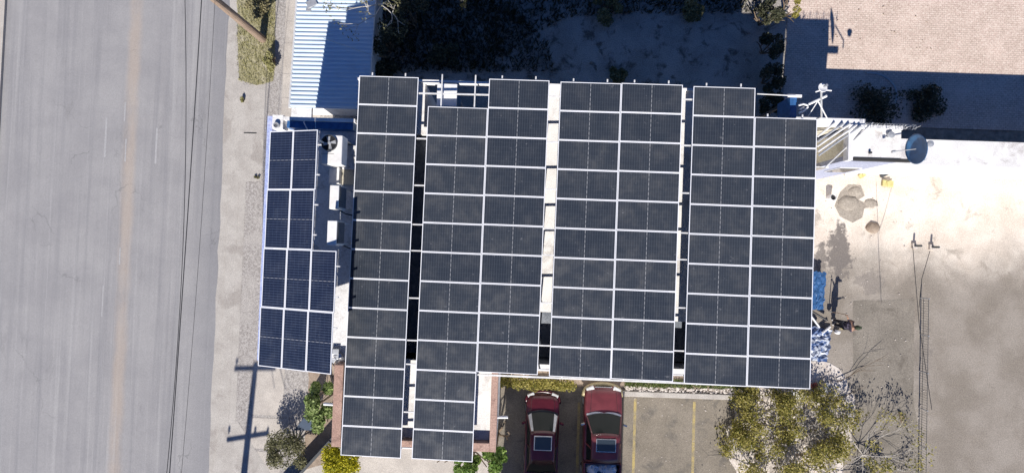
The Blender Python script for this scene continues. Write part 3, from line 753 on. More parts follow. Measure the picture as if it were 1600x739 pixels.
# bundle of long pale tubes leaning across the gap
tg = ['closest to the array corner', 'second from the array corner', 'third from the array corner', 'fourth from the array corner', 'second from the wall end', 'longest, nearest the white wall end']
for i, ((ax, ay), (bx_, by)) in enumerate([((1277,214),(1305,192)), ((1277,222),(1318,193)), ((1277,229),(1328,194)), ((1278,237),(1338,196)), ((1279,243),(1345,197)), ((1289,262),(1364,192))]):
    a, b = P(ax, ay, 5.2), P(bx_, by, 5.47+.012*i)
    tag(MB().tube([a, (a+b)/2-Vector((0,0,.03)), b], .045 if i != 5 else .03, 8).build('steel_tube', [M['galvw'], M['galv'], M['galvw']][i % 3]), 'long pale steel tube of the leaning bundle, '+tg[i], 'tube', 'steel tubes leaning beside the array')
# razor wire coil along the wall top
m = MB(); a, b = P(1350, 196, 5.65), P(1432, 199, 5.65); pts = []
N = 420
for i in range(N+1):
    t_ = i/N; an = t_*2*math.pi*17; pts.append(a+(b-a)*t_+Vector((0, math.cos(an)*.10, math.sin(an)*.10)))
m.tube(pts, .007, 4)
for k in range(7):
    x = a.x+(b.x-a.x)*k/6; m.tube([(x, a.y-.05, 5.45), (x, a.y, 5.85)], .014, 5)
tag(m.build('razor_wire', M['galv']), 'coil of razor wire along the north edge of the white building', 'razor wire')

# blue satellite dish on the white roof
def dish(name, c, r, normal, depth, mat, label, arm=1.0, base=None, armdir=None):
    root = empty(name, base, label, 'satellite dish')
    nrm = Vector(normal).normalized(); q0 = nrm.to_track_quat('Z', 'Y').to_matrix(); c = Vector(c)-Vector(base)
    prof = [(r*t_/8, depth*((t_/8)**2-1)) for t_ in range(9)]
    prof += [(r*t_/8*1.01+.004, depth*((t_/8)**2-1)-.015) for t_ in range(8, -1, -1)]
    MB().lathe(c, prof, 28, q0).build('reflector', mat, root, smooth=True)
    f = c+nrm*arm*r*1.1; low = c+q0 @ Vector((0, -r*.9, 0))
    if armdir: f = c+Vector(armdir); low = c
    m = MB(); m.tube([low, f], .02, 8); m.build('feed_arm', M['galv'], root)
    MB().tube([f-nrm*.06, f+nrm*.06], .05, 10).build('receiver', M['galv'], root)
    bk = c-nrm*(depth+.05)
    MB().tube([(0,0,0), (0,0,.3), bk], .035, 8).build('mount', M['galv'], root)
    return root
pb_ = P(1437, 256, zw); pc = P(1431, 233, 6.0)
dish('satellite_dish', pc, .60, (-.95, -.12, -.10), .13, M['dishblue'], 'large faded blue satellite dish on the white building roof', base=(pb_.x, pb_.y+.12, zw-.02), armdir=P(1396, 237, 5.95)-pc)
# white antenna with mast and tripod beside the array corner
mb_ = P(1274, 168, 6.9); top = P(1291, 151, 7.8)
da = P(1286, 137, 8.3); base = P(1276, 186, 6.2)
an = dish('satellite_dish', da, .165, (.1, .12, .95), .04, M['whitep'], 'small round white dish on a slanting mast behind the array corner', base=base, arm=.7)
bv = Vector(base)
MB().tube([P(1264, 163, 7.2)-bv, P(1292, 150, 7.75)-bv], .045, 8).build('mast', M['whitep'], an)
MB().tube([P(1278, 158, 7.45)-bv, P(1262, 183, 6.9)-bv], .018, 6).tube([P(1278, 158, 7.45)-bv, P(1295, 190, 6.9)-bv], .022, 6).build('brace', M['galvw'], an)
MB().tube([P(1282, 153, 7.6)-bv, P(1286, 141, 8.2)-bv], .02, 6).build('neck', M['galv'], an)
MB().tube([P(1274, 144, 8.15)-bv, P(1283, 141, 8.2)-bv], .025, 6).tube([P(1290, 141, 8.2)-bv, P(1299, 142, 8.15)-bv], .025, 6).build('cross_arm', M['whitep'], an)
# blue post-box beam and white hoop left of the mast
a, b = P(1236, 151, 6.9), P(1246, 184, 6.9)
bp = empty('blue_cabinet', ((a.x+b.x)/2, (a.y+b.y)/2, 0), 'blue painted cabinet on a thin post behind the last solar array', 'cabinet')
wx, wy = (b.x-a.x)/2, (a.y-b.y)/2
MB().box(-wx, wx, -wy, wy, 5.95, 6.85).build('body', M['bluepaint_shade'], bp, bevel=.02)
MB().box(-.05, .05, wy-.15, wy-.05, 0, 5.94).build('support', M['grille'], bp)
MB().box(-wx*1.9, wx*2.2, wy-.02, wy+.08, 6.852, 6.9).build('lid_bar', M['whitep'], bp)
a, b, c_ = P(1248, 177, 6.95), P(1262, 168, 6.95), P(1248, 165, 6.95)
tag(MB().tube([a, P(1256, 174, 6.95), b, P(1262, 165, 6.95), P(1255, 163, 6.95), c_], .035, 8).tube([P(1249,172,6.9), P(1256,168,6.9)], .03, 6).build('pipe_hoop', M['whitep']), 'bent white pipe hoop right of the blue cabinet', 'pipe')
tag(MB().tube([P(1183, 147, 6.9), P(1243, 150, 6.9)], .022, 6).build('handrail', M['galvw']), 'thin pale rail reaching from the array to the blue cabinet', 'rail')

# ------------------------------------------------------------------ utility poles and wires
def pole(base, label, h=9.2, seed=0):
    r = empty('utility_pole', base, label, 'utility pole', 'wooden utility poles on the pavement')
    MB().tube([(0,0,0), (0,0,h*.5), (0,0,h)], [.20,.17,.13], 14).build('mast', M['wood'], r)
    for z_, l_, dy, ra in ((8.9, 2.15, .17, 3), (6.2, 2.2, .17, 11)):
        arm = MB().obox((0, dy, z_), (l_, .11, .13), rz=RAD(ra)).build('crossarm', M['wood'], r)
        for x in (-l_/2+.1, l_/2-.1, .35):
            MB().lathe((x, dy, z_+.065), [(.03,0),(.03,.1),(.065,.12),(.05,.2),(.065,.24),(.04,.32),(0,.33)], 12).build('insulator', M['grille'], arm)
    
    return r
b1 = P(411, 62, .08)
shadow_top = P(400, 577, 0)
k_ = 8.95/math.tan(RAD(EL))
b2 = Vector((shadow_top.x-k_*math.sin(RAD(AZ)), shadow_top.y-k_*math.cos(RAD(AZ)), .08))
pole(b1, 'brown wooden utility pole rising from the planted strip beside the road')
pole(b2, 'wooden utility pole below the frame whose shadow crosses the pavement', seed=1)
for i, (pa3, r_) in enumerate([([(289, 0), (286.5, 370), (260.5, 739)], .014), ([(315, 0), (291, 370), (265, 739)], .019), ([(336, 0), (313, 370), (283.5, 739)], .008)]):
    w3 = [P(*q, z) for q, z in zip(pa3, (6.1, 5.25, 5.95))]
    pts = []
    for k in range(41):
        y = 22-k*1.25; v = Vector((0, y, 0))
        for a_ in range(3):
            l_ = 1.0
            for b_ in range(3):
                if b_ != a_: l_ *= (y-w3[b_].y)/(w3[a_].y-w3[b_].y)
            v.x += w3[a_].x*l_; v.z += w3[a_].z*l_
        if -18.5 < y < 14.5: pts.append(v)
    tag(MB().tube(pts, r_, 6).build('overhead_wire', M['cable']), ['black overhead wire nearest the middle of the road', 'thickest black overhead wire running along the road', 'faint thin overhead wire nearest the kerb'][i], 'wire', 'overhead wires along the road')
# yard cables at the right
for i, (a, b) in enumerate([((P(1426, 384, 2.6)), P(1456, 640, 3.4)), (P(1453, 392, 2.6), P(1436, 480, 2.8))]):
    tag(MB().tube([a, (a+b)/2-Vector((0,0,.15)), b], .013, 5).build('yard_cable', M['cable']), ['long thin cable running down the right side of the yard', 'short thin cable crossing the long one at the right'][i], 'cable', 'cables over the yard')

# ------------------------------------------------------------------ cars
def car(name, pos, label, paint, W_, noseY, hoodL, wsL, roofL, rearL, truck=False):
    """nose toward +Y; origin at the ground below the nose tip"""
    r = empty(name, pos, label, 'pickup' if truck else 'car')
    hw = W_/2; L_ = hoodL+wsL+roofL+rearL+(.0 if not truck else 0)
    tot = 4.45 if not truck else 5.3
    belt = .86 if not truck else 1.02; hood = .80 if not truck else 1.0; roofz = 1.42 if not truck else 1.66
    # lower body: loft of plan sections
    st = []
    n = 26
    for i in range(n+1):
        y = -tot*i/n; t_ = i/n
        nose = min(1, (-y+.03)/(.55 if not truck else .38)); tail = min(1, (tot+y+.03)/.5)
        wfac = (.70+.30*math.sin(math.pi/2*nose)) if nose < 1 else 1
        wfac *= (.84+.16*math.sin(math.pi/2*tail)) if tail < 1 else 1
        wd = hw*wfac*(1-.03*max(0, 1-(-y)/1.5))
        if -y < hoodL: z_ = hood-.16*max(0, 1-(-y)/(hoodL))**1.6+(.03*(-y)/hoodL)
        elif -y < hoodL+wsL+roofL+rearL: z_ = belt
        else: z_ = belt+.02
        zt = z_-(.10 if nose < .3 else 0)
        st.append([(-wd*.86, y, .24), (-wd*.97, y, .36), (-wd, y, .58), (-wd*.985, y, zt-.10), (-wd*.93, y, zt-.02), (-wd*.6, y, zt+.025), (0, y, zt+.04),
                   (wd*.6, y, zt+.025), (wd*.93, y, zt-.02), (wd*.985, y, zt-.10), (wd, y, .58), (wd*.97, y, .36), (wd*.86, y, .24)])
    if truck:   # open bed: stop the loft at the cab's back
        cut = hoodL+wsL+roofL+rearL; st = [s_ for s_ in st if -s_[0][1] <= cut+.1]
    m = MB(); k = len(st[0]); vs = [p for s_ in st for p in s_]
    fs = [(i*k+j, (i+1)*k+j, (i+1)*k+(j+1) % k, i*k+(j+1) % k) for i in range(len(st)-1) for j in range(k)]
    fs += [tuple(range(k)), tuple(range((len(st)-1)*k, len(st)*k))[::-1]]
    m.add(vs, fs); body = m.build('body', M[paint], r, smooth=True)
    # greenhouse
    y0 = -hoodL; y1 = y0-wsL; y2 = y1-roofL; y3 = y2-rearL
    bw, tw = hw*.90, hw*.70
    def arc(y, w_, z_, bow, n_=8): return [Vector((w_*(2*i/n_-1), y+bow*(1-(2*i/n_-1)**2), z_+.03*(1-(2*i/n_-1)**2)*(1 if z_ > 1.2 else 0))) for i in range(n_+1)]
    wsb, wst = arc(y0, bw, belt+.03, .16), arc(y1, tw, roofz, .07)
    rt, rb_ = arc(y2, tw*.98, roofz-.02, -.05), arc(y3, bw*.96, belt+.03, -.10)
    def strip(A_, B_, nm, mat, par=r, sm=True):
        m = MB(); n_ = len(A_); m.add(A_+B_, [(i, i+1, n_+i+1, n_+i) for i in range(n_-1)]); return m.build(nm, mat, par, smooth=sm)
    strip(wsb, wst, 'windscreen', M['glass']); strip(rt, rb_, 'rear_window', M['glass'])
    # roof as bowed slab
    m = MB(); rows = []
    for j in range(7):
        t_ = j/6; A_ = [a_.lerp(b_, t_)+Vector((0,0,.045*math.sin(math.pi*t_)+.012)) for a_, b_ in zip(wst, rt)]
        rows += A_
    m.add(rows, [(j*9+i, j*9+i+1, (j+1)*9+i+1, (j+1)*9+i) for j in range(6) for i in range(8)])
    rfo = m.build('roof', M[paint], r, smooth=True)
    so_ = rfo.modifiers.new('solid', 'SOLIDIFY'); so_.thickness = .03
    # sunroof
    sy0, sy1 = y1-.22, y1-.22-(.62 if not truck else .55); sw = tw*.66
    m = MB(); m.box(-sw-.04, sw+.04, sy1-.04, sy0+.04, roofz+.07, roofz+.128)
    srf = m.build('sunroof', M['chrome'] if truck else M['galvw'], rfo, bevel=.015)
    MB().box(-sw, sw, sy1, sy0, roofz+.10, roofz+.134).build('sunroof_glass', M['wglass'], srf)
    for s_ in (-1, 1):
        i = 0 if s_ < 0 else 8
        q4 = [wsb[i], wst[i], rt[i], rb_[i]]
        m = MB(); m.poly(q4 if s_ > 0 else q4[::-1]); m.build('side_window', M['glass'], r)
        m = MB(); m.tube([wsb[i], wst[i], rt[i], rb_[i]], .035, 6); mid = (y1+y2)/2-.05
        m.tube([(s_*bw, mid, belt), (s_*tw, mid, roofz)], .035, 6); m.build('pillar', M[paint], r)
        # mirrors
        mr = MB().obox((s_*(hw+.09), y0-.38, belt+.12), (.2, .1, .13), rz=-s_*.3).build('mirror', M[paint] if not truck else M['chrome'], r, bevel=.02)
        # headlights, tail lights
        MB().obox((s_*hw*.70, -.13 if not truck else -.12, hood-.22), (hw*.42, .2, .15), rz=-s_*.42).build('headlight', M['lamp'], r, bevel=.03)
        for wy_ in (-.85, -tot+.95):
            wh = MB(); wh.tube([(s_*(hw-.24), wy_, .33), (s_*(hw-.015), wy_, .33)], .33, 22); wo = wh.build('wheel', M['rubber'], r, bevel=.02)
            MB().tube([(s_*(hw-.10), wy_, .33), (s_*(hw-.005), wy_, .33)], .2, 16).build('rim', M['galv'], wo)
    # wipers, cowl
    m = MB()
    m.tube([(-.35, y0+.06, belt+.05), (.15, y0-.22, belt+.22)], .012, 5); m.tube([(.3, y0+.06, belt+.05), (.7*tw, y0-.2, belt+.2)], .012, 5)
    m.build('wiper', M['black'], r)
    strip([p+Vector((0,.09,-.005)) for p in wsb], [p+Vector((0,.0,.012)) for p in wsb], 'cowl', M['galvw'] if truck else M['black'], sm=False)
    bm = MB()
    zz = .52
    pts = [Vector((hw*.98*math.sin(a_), -.55+.60*math.cos(a_)**.7 if math.cos(a_) > 0 else -.55, zz)) for a_ in [(-1+i/8)*math.pi/2 for i in range(17)]]
    bm.tube(pts, .09 if not truck else .12, 8); bm.build('bumper', M['goldtrim'] if truck else M[paint], r, smooth=True)
    MB().box(-hw*.45, hw*.45, -.06, .0, .55, hood-.2).build('front_grille', M['black'] if not truck else M['chrome'], r, bevel=.01)
    # dashboard and seats seen through the screen
    MB().box(-tw, tw, y1-.25, y0-.25, belt-.1, belt+.05).build('dashboard', M['grille'], r)
    for s_ in (-1, 1): MB().box(s_*.36-.2, s_*.36+.2, y1-.7, y1-.5, belt-.1, belt+.35).build('front_seat', M['seat'], r, bevel=.04)
    # sun shade strips lying on the dashboard edge
    if truck:
        MB().poly([Vector((-bw*.45, y0-.20, belt+.20)), Vector((-bw*.15, y0-.18, belt+.20)), Vector((-bw*.12, y1+.12, roofz-.1)), Vector((-bw*.42, y1+.1, roofz-.1))]).build('sun_shade', M['seat'], r)
        MB().poly([Vector((bw*.62, y0-.28, belt+.22)), Vector((bw*.7, y0-.28, belt+.22)), Vector((bw*.6, y1+.12, roofz-.1)), Vector((bw*.52, y1+.1, roofz-.1))]).build('sun_shade', M['whitep'], r)
    else:
        for s_ in (-1, 1):
            a_ = [wsb[0 if s_ < 0 else 8], wst[0 if s_ < 0 else 8]]
            MB().poly([a_[0]+Vector((0,-.05,.03)), a_[1]+Vector((0,0,.02)), a_[1]+Vector((-s_*.13,.03,.045)), a_[0]+Vector((-s_*.2,.09,.04))]).build('screen_edge', M['lamp'], r)
        MB().obox((0, y0-.28, belt+.23), (bw*1.3, .04, .02)).build('windscreen_reflection_bar', M['galv'], r) if False else None
    for s_ in (-1, 1):   # bonnet shut lines
        m = MB(); m.tube([(s_*hw*(.62+.10*(-y)/hoodL), y, hood-.16*(1+y/hoodL)**1.6+.03*(-y)/hoodL+.022) for y in (-.2,-.4,-.6,-.8,-hoodL+.02)], .008, 5)
        m.build('bonnet_gap', M['black'], r)
    # sills between the doors
    m = MB()
    for s_ in (-1, 1):
        for yy_ in (y0-.45, mid, y2-.15): m.box(s_*hw*.985-.004, s_*hw*.985+.008, yy_-.008, yy_+.008, .35, belt-.12)
    m.build('door_gap', M['black'], r)
    if truck:
        yb0, yb1 = y3-.12, -tot
        bd = MB(); bd.box(-hw*.98, -hw*.88, yb1, yb0, .45, 1.08); bd.box(hw*.88, hw*.98, yb1, yb0, .45, 1.08)
        bd.box(-hw*.88, hw*.88, yb1, yb1+.09, .45, 1.06); bd.box(-hw*.88, hw*.88, yb0-.08, yb0, .45, 1.06); bd.box(-hw*.88, hw*.88, yb1+.09, yb0-.08, .45, .55)
        bd.build('bed', M[paint], r, bevel=.025)
        return r, yb0, yb1
    return r, 0, 0
pc1 = P(848.5, 613, .6)
car('parked_car', (pc1.x, pc1.y, .02), 'maroon car with a sunroof parked in the shade, left of the pickup', 'red_car', 1.72, 0, 1.02, .62, 1.55, .65)
pc2 = P(942, 602, .6)
tr, yb0, yb1 = car('pickup_truck', (pc2.x, pc2.y, .02), 'faded red pickup with a beige bumper and sunroof parked beside the yellow line', 'red_truck', 1.92, 0, 1.38, .66, 1.32, .22, True)
tr.rotation_euler = (0, 0, 0)
rg = random.Random(3)
bags = [('white_bag', 'crumpled white bag heaped in the pickup bed, ', 'whitep'), ('blue_bag', 'small blue bag in the pickup bed between white ones', 'tarp')]
wn = ['at the front left corner', 'at the front right corner', 'in the middle', 'behind the blue bag', 'nearest the tailgate']
for i, (dx, dy, s_) in enumerate([(-.45, -.35, .34), (.45, -.32, .36), (.05, -.40, .30), (-.35, -.85, .3), (.3, -1.1, .33)]):
    m = MB(); m.blob((pc2.x+dx, pc2.y+yb0+dy, .57+s_*.75), s_, (1,.85,.75), .18, rg, 11, 8)
    tag(m.build('white_bag', M['whitep']), 'crumpled white bag heaped in the pickup bed, '+wn[i], 'bag', 'bags in the pickup bed')
m = MB(); m.blob((pc2.x-.1, pc2.y+yb0-.62, .95), .2, (1,.9,.9), .18, rg, 9, 6)
tag(m.build('blue_bag', M['tarp']), 'small blue bag in the pickup bed among white ones', 'bag', 'bags in the pickup bed')

# house south of the parking lot, unseen and added to throw shade on the parked cars
hx0, hx1, hy = -.55, P(974, 660).x-.50, P(900, 600).y-6.05/math.tan(RAD(EL))
hs = empty('caster', ((hx0+hx1)/2, hy, 0), 'unseen two storey house below the frame that shades the parked cars', 'building')
def hp_(n_, m, mat, **k):
    o = m.build(n_, mat, hs, **k); o.location = (-hs.location.x, -hy, 0); return o
hp_('wall', MB().box(hx0+.15, hx1-.15, hy-7, hy-.15, 0, 5.88), M['wallbeige'])  # wall of the added unseen house
hp_('roof', MB().box(hx0, hx1, hy-7.15, hy, 5.883, 6.1), M['roofwhite'])  # roof of the added unseen house
for x in (hx0+1.3, hx1-1.3):
    for zz in (1.0, 3.7):
        wf = hp_('window', MB().box(x-.6, x+.6, hy-.14, hy-.08, zz, zz+1.2), M['galvw']); MB().box(x-.52, x+.52, hy-.085, hy-.065, zz+.08, zz+1.12).build('pane', M['wglass'], wf)

# ------------------------------------------------------------------ plants
shrub(500, 632, 3.2, .85, M['leaf_pale'], 2600, .15, 'tall bright green shrub between the gravel and the brown parapet', seed=2, stretch=(.8, 1.9), blobs=12)
shrub(448, 706, 1.7, 1.25, M['leaf_olive'], 4200, .085, 'grey olive shrub on the pavement below the dark triangular sheet', seed=3, stretch=(1.05, .85), blobs=14)
shrub(534, 719, 3.4, 1.0, M['leaf_yellow'], 11000, .085, 'bright yellow flowering shrub beneath the corner of the single panel column', seed=4, stretch=(1.1, .85), blobs=26)
shrub(775, 712, 3.6, .75, M['leaf_green'], 1800, .17, 'bright green shrub at the lower corner of the south wing', seed=5, stretch=(.8, 1.1), blobs=9)
shrub(728, 726, 3.0, .55, M['leaf_green'], 1300, .16, 'low leafy plant poking out under the stepped array', 'plant', 'plant', seed=6, stretch=(1.7, .5), blobs=8)
# hedge along the wall above the cars and grass in the bed
rg = random.Random(8); m = MB()
xa, xb = P(775, 596).x, P(890, 600).x
for i in range(26):
    x = xa+(xb-xa)*i/25; leaves(m, (x, P(850, 596).y+rg.uniform(-.08,.1)+.15, .8+rg.uniform(-.1,.25)), .26+.10*rg.random(), 110, .10, rg)
hd = empty('hedge', ((xa+xb)/2, P(850, 596).y, 0), 'yellow green hedge along the wall in front of the parked cars', 'hedge')
o = m.build('foliage', M['leaf_acid'], hd); o.location = (-hd.location.x, -hd.location.y, 0)
m = MB()
for i in range(14): x = xa+(xb-xa)*i/13; m.tube([(x, hd.location.y+.15, 0), (x+rg.uniform(-.1,.1), hd.location.y+.15, .8)], .015, 5)
o = m.build('stem', M['bark'], hd); o.location = (-hd.location.x, -hd.location.y, 0)
def grasspatch(name, label, pts, n, s, mat, seed, h=.0):
    rg = random.Random(seed); m = MB(); xs = [p[0] for p in pts]; ys_ = [p[1] for p in pts]
    def inside(x, y):
        c = False
        for i in range(len(pts)):
            (x1, y1), (x2, y2) = pts[i], pts[i-1]
            if (y1 > y) != (y2 > y) and x < (x2-x1)*(y-y1)/(y2-y1)+x1: c = not c
        return c
    k = 0
    while k < n:
        x, y = rg.uniform(min(xs), max(xs)), rg.uniform(min(ys_), max(ys_))
        if not inside(x, y): continue
        k += 1; a = rg.uniform(0, 6.28); ss = s*rg.uniform(.5, 1.5); dx, dy = math.cos(a)*ss*.12, math.sin(a)*ss*.12; lx, ly = rg.uniform(-.7,.7)*ss, rg.uniform(-.7,.7)*ss
        m.add([(x-dx, y-dy, h), (x+dx, y+dy, h), (x+lx, y+ly, h+ss)], [(0,1,2)])
    return tag(m.build(name, mat), label, 'grass', kind='stuff')
grasspatch('grass', 'patchy grass on the planted strip beside the utility pole', PP((374, -40), (430, -40), (432, 60), (428, 128), (402, 136), (374, 128), (372, 60)), 4200, .10, M['grass'], 1, .09)
grasspatch('grass', 'strip of grass under the south edge of the arrays', PP((976, 590), (1165, 594), (1163, 606), (976, 603)), 3500, .13, M['leaf_pale'], 2, .04)
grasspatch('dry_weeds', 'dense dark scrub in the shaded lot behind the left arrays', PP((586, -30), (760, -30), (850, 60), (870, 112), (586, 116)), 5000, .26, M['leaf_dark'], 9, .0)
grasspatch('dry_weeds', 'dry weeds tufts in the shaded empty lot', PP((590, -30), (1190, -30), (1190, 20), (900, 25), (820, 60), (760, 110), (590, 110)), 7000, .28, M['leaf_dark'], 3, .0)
sheet('planted_soil', wobble(PP((374, -60), (430, -60), (431, 60), (428, 128), (402, 134), (375, 126), (372, 60)), .06, .4), M['strip'], .094)
shrub(400, 8, 1.2, .7, M['leaf_tan'], 1100, .10, 'olive shrub on the planted strip above the utility pole foot', seed=11, blobs=9)
shrub(421, 92, .8, .55, M['grass'], 1500, .10, 'low sunlit bush on the planted strip right of the utility pole', seed=12, stretch=(.6, 1.3), blobs=7)
shrub(401, 277, .25, .15, M['leaf_olive'], 90, .09, 'tiny weed growing through the pebble pavement', 'weed', 'weed', seed=13, blobs=3)
shrub(378, 156, .3, .2, M['grass'], 120, .09, 'small weed by the kerb below the planted strip', 'weed', 'weed', seed=14, blobs=3)
# dark bushes around the shaded lot
for i, (px, py, h, r_, lab) in enumerate([(598, 60, 2.2, 1.1, 'dark bush against the metal roof building in the shaded lot'), (600, 110, 1.2, .8, 'low dark bush nearest the top corner of the panels'),
        (640, 20, 2.0, 1.2, 'dark bush beside the sunlit bare branches'), (950, 8, .9, 1.0, 'low weed clump at the top middle of the shaded lot'), (1085, 10, .8, .9, 'low weed clump at the top right of the shaded lot'),
        (1207, 20, 1.8, .75, 'tall dark bush against the paved yard, uppermost'), (1208, 70, 1.5, .7, 'dark bush along the paved yard, second from the top'), (1206, 120, 1.3, .8, 'dark bush along the paved yard, third from the top'), (1203, 160, 1.2, .8, 'dark bush along the paved yard nearest the blue cabinet'),
        (690, 85, .7, .9, 'low scrub in the shaded lot behind the light well'), (965, 118, .5, .6, 'small scrub right behind the two column array')]):
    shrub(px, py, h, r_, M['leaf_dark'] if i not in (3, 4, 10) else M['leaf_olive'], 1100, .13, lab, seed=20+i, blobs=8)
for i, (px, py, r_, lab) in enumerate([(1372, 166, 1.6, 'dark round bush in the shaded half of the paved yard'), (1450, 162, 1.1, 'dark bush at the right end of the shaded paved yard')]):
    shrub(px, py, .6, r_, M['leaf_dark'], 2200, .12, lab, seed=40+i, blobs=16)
shrub(1240, 8, 1.4, .5, M['leaf_acid'], 700, .09, 'sunlit yellow green shrub at the top corner of the paved yard', 'shrub', 'shrub', seed=45, stretch=(.7, 2), blobs=7)
m = MB(); c = P(1360, 150); pts = [(c.x+1.35*math.cos(a_), c.y+1.2*math.sin(a_), .03) for a_ in [(-.2+i*.12)*math.pi/2 for i in range(12)]]
tag(m.tube(pts, .05, 6).build('garden_hose', M['galv']), 'curved grey hose round the dark bush of the paved yard', 'hose')
# tall tree with sunlit bare branches behind the metal roof building
rg = random.Random(17)
def bare_tree(px, py, z, label, seed, n0, L0, r0, depth, spread, lean=(0,0,1), leafmat_=None, nl=0, ls=.09, z0=0, kids_=(2,3), cl=.3, name='tree', wood='twig'):
    rg = random.Random(seed); c = P(px, py, z); root = empty(name, (c.x, c.y, z), label, 'tree')
    tm = MB(); tips = []; bs = []
    tm.tube([(0,0,0), (lean[0]*.2, lean[1]*.2, L0*.35)], [r0*1.5, r0*1.1], 8)
    for i in range(n0):
        a = i*2*math.pi/n0+rg.uniform(-.4,.4)
        branch(tm, (lean[0]*.2, lean[1]*.2, L0*.3), (math.cos(a)*spread+lean[0], math.sin(a)*spread+lean[1], lean[2]), L0, r0, depth, tips, rg, .55, .0, kids_)
    tm.build('trunk', M[wood], root, smooth=True)
    if leafmat_:
        cm = MB()
        for t_ in tips: leaves(cm, t_, cl, nl, ls, rg, .8, 0)
        cm.build('crown', leafmat_, root)
    return root
bare_tree(612, 14, .0, 'tree with pale bare sunlit branches behind the metal roof building', 5, 5, 1.9, .06, 3, .30, (0, 0, 1.1), M['leaf_olive'], 14, .09)
# lower right: leafy and bare trees over the rubble
bare_tree(1207, 690, 0, 'yellow green leafy tree above the rubble right of the parking', 61, 8, 1.0, .032, 3, 1.25, (0, .0, .22), M['leaf_acid'], 60, .105, cl=.36, kids_=(2,3))
bare_tree(1180, 652, 0, 'small yellow green tree at the upper left of the rubble', 62, 7, .75, .03, 2, 1.1, (0, .0, .25), M['leaf_acid'], 80, .105, cl=.38, kids_=(3,3))
bare_tree(1268, 662, 0, 'thin tree with few green leaves against the array corner', 63, 6, .8, .026, 3, 1.0, (0, .0, .2), M['leaf_acid'], 26, .10, cl=.34)
bare_tree(1340, 705, 0, 'mostly bare spreading tree at the right of the rubble', 64, 8, 1.2, .022, 3, 1.2, (.05, .0, .16), M['leaf_acid'], 5, .10, cl=.26, kids_=(2,4))
bare_tree(1172, 738, 0, 'leafless branch crown reaching over the parking bay', 65, 7, 1.1, .026, 3, 1.1, (-.1, .1, .2), M['leaf_acid'], 1, .09, cl=.2, kids_=(2,3))
bare_tree(1295, 742, 0, 'tree with sparse olive leaves at the bottom of the rubble', 66, 7, 1.05, .028, 3, 1.1, (0, .0, .2), M['leaf_acid'], 32, .105, cl=.33)
bare_tree(1236, 668, 0, 'yellow green tree between the leafy tree and the thin one over the rubble', 68, 7, .95, .028, 3, 1.2, (0, .0, .22), M['leaf_acid'], 30, .105, cl=.36)
# a few fallen branches over the rubble
rg = random.Random(71)
for i, (px, py, a_, L_) in enumerate([(1300, 628, .35, 1.1), (1262, 640, -.3, 1.1), (1308, 596, .4, 1.2), (1236, 712, 1.0, 1.1)]):
    p = P(px, py, .15); m = MB(); tips = []
    branch(m, p, (math.cos(a_), math.sin(a_), .02), L_, .024, 2, tips, rg, .5, 0)
    tag(m.build('fallen_branch', M['bark'] if i % 2 == 0 else M['twig']), ['dark fallen branch right of the array corner over the rubble', 'pale fallen branch across the middle of the rubble', 'dark fallen branch reaching onto the yard slab, uppermost', 'pale fallen branch nearest the leafy tree'][i], 'branch', 'fallen branches on the rubble')

# ------------------------------------------------------------------ rubble, stones, litter
def stones(name, label, pts, n, s0, s1, mat, seed, z=.02, flat=.6):
    rg = random.Random(seed); m = MB(); xs = [p[0] for p in pts]; ys_ = [p[1] for p in pts]; k = 0
    def inside(x, y):
        c = False
        for i in range(len(pts)):
            (x1, y1), (x2, y2) = pts[i], pts[i-1]
            if (y1 > y) != (y2 > y) and x < (x2-x1)*(y-y1)/(y2-y1)+x1: c = not c
        return c
    while k < n:
        x, y = rg.uniform(min(xs), max(xs)), rg.uniform(min(ys_), max(ys_))
        if not inside(x, y): continue
        k += 1; s = s0+(s1-s0)*rg.random()**3
        m.blob((x, y, z+s*flat*.5), s, (1, rg.uniform(.6,1), flat), .25, rg, 6, 4)
    return tag(m.build(name, mat), label, 'stones', kind='stuff')
stones('bed_stones', 'row of small white stones edging the planting bed', PP((976, 603), (1160, 607), (1162, 614), (976, 611)), 420, .03, .10, M['stone'], 1, .04)
stones('rubble', 'pale rubble heap under the trees', PP((1170, 600), (1255, 608), (1300, 585), (1330, 620), (1325, 680), (1290, 739), (1170, 739), (1160, 650)), 420, .04, .28, M['stone'], 2, flat=.35)
stones('gravel_litter', 'small pebbles and litter scattered over the yard', PP((1290, 290), (1455, 300), (1450, 739), (1330, 739), (1290, 450)), 260, .012, .045, M['stone'], 3, .012)
stones('gravel_litter', 'small pebbles scattered on the parking asphalt', PP((978, 620), (1160, 624), (1160, 739), (978, 739)), 110, .012, .04, M['stone'], 4, .016)
stones('paving_litter', 'loose clods on the sunlit beige paving', PP((1250, 0), (1457, 0), (1457, 90), (1310, 90)), 90, .012, .05, M['mound'], 5, .02)
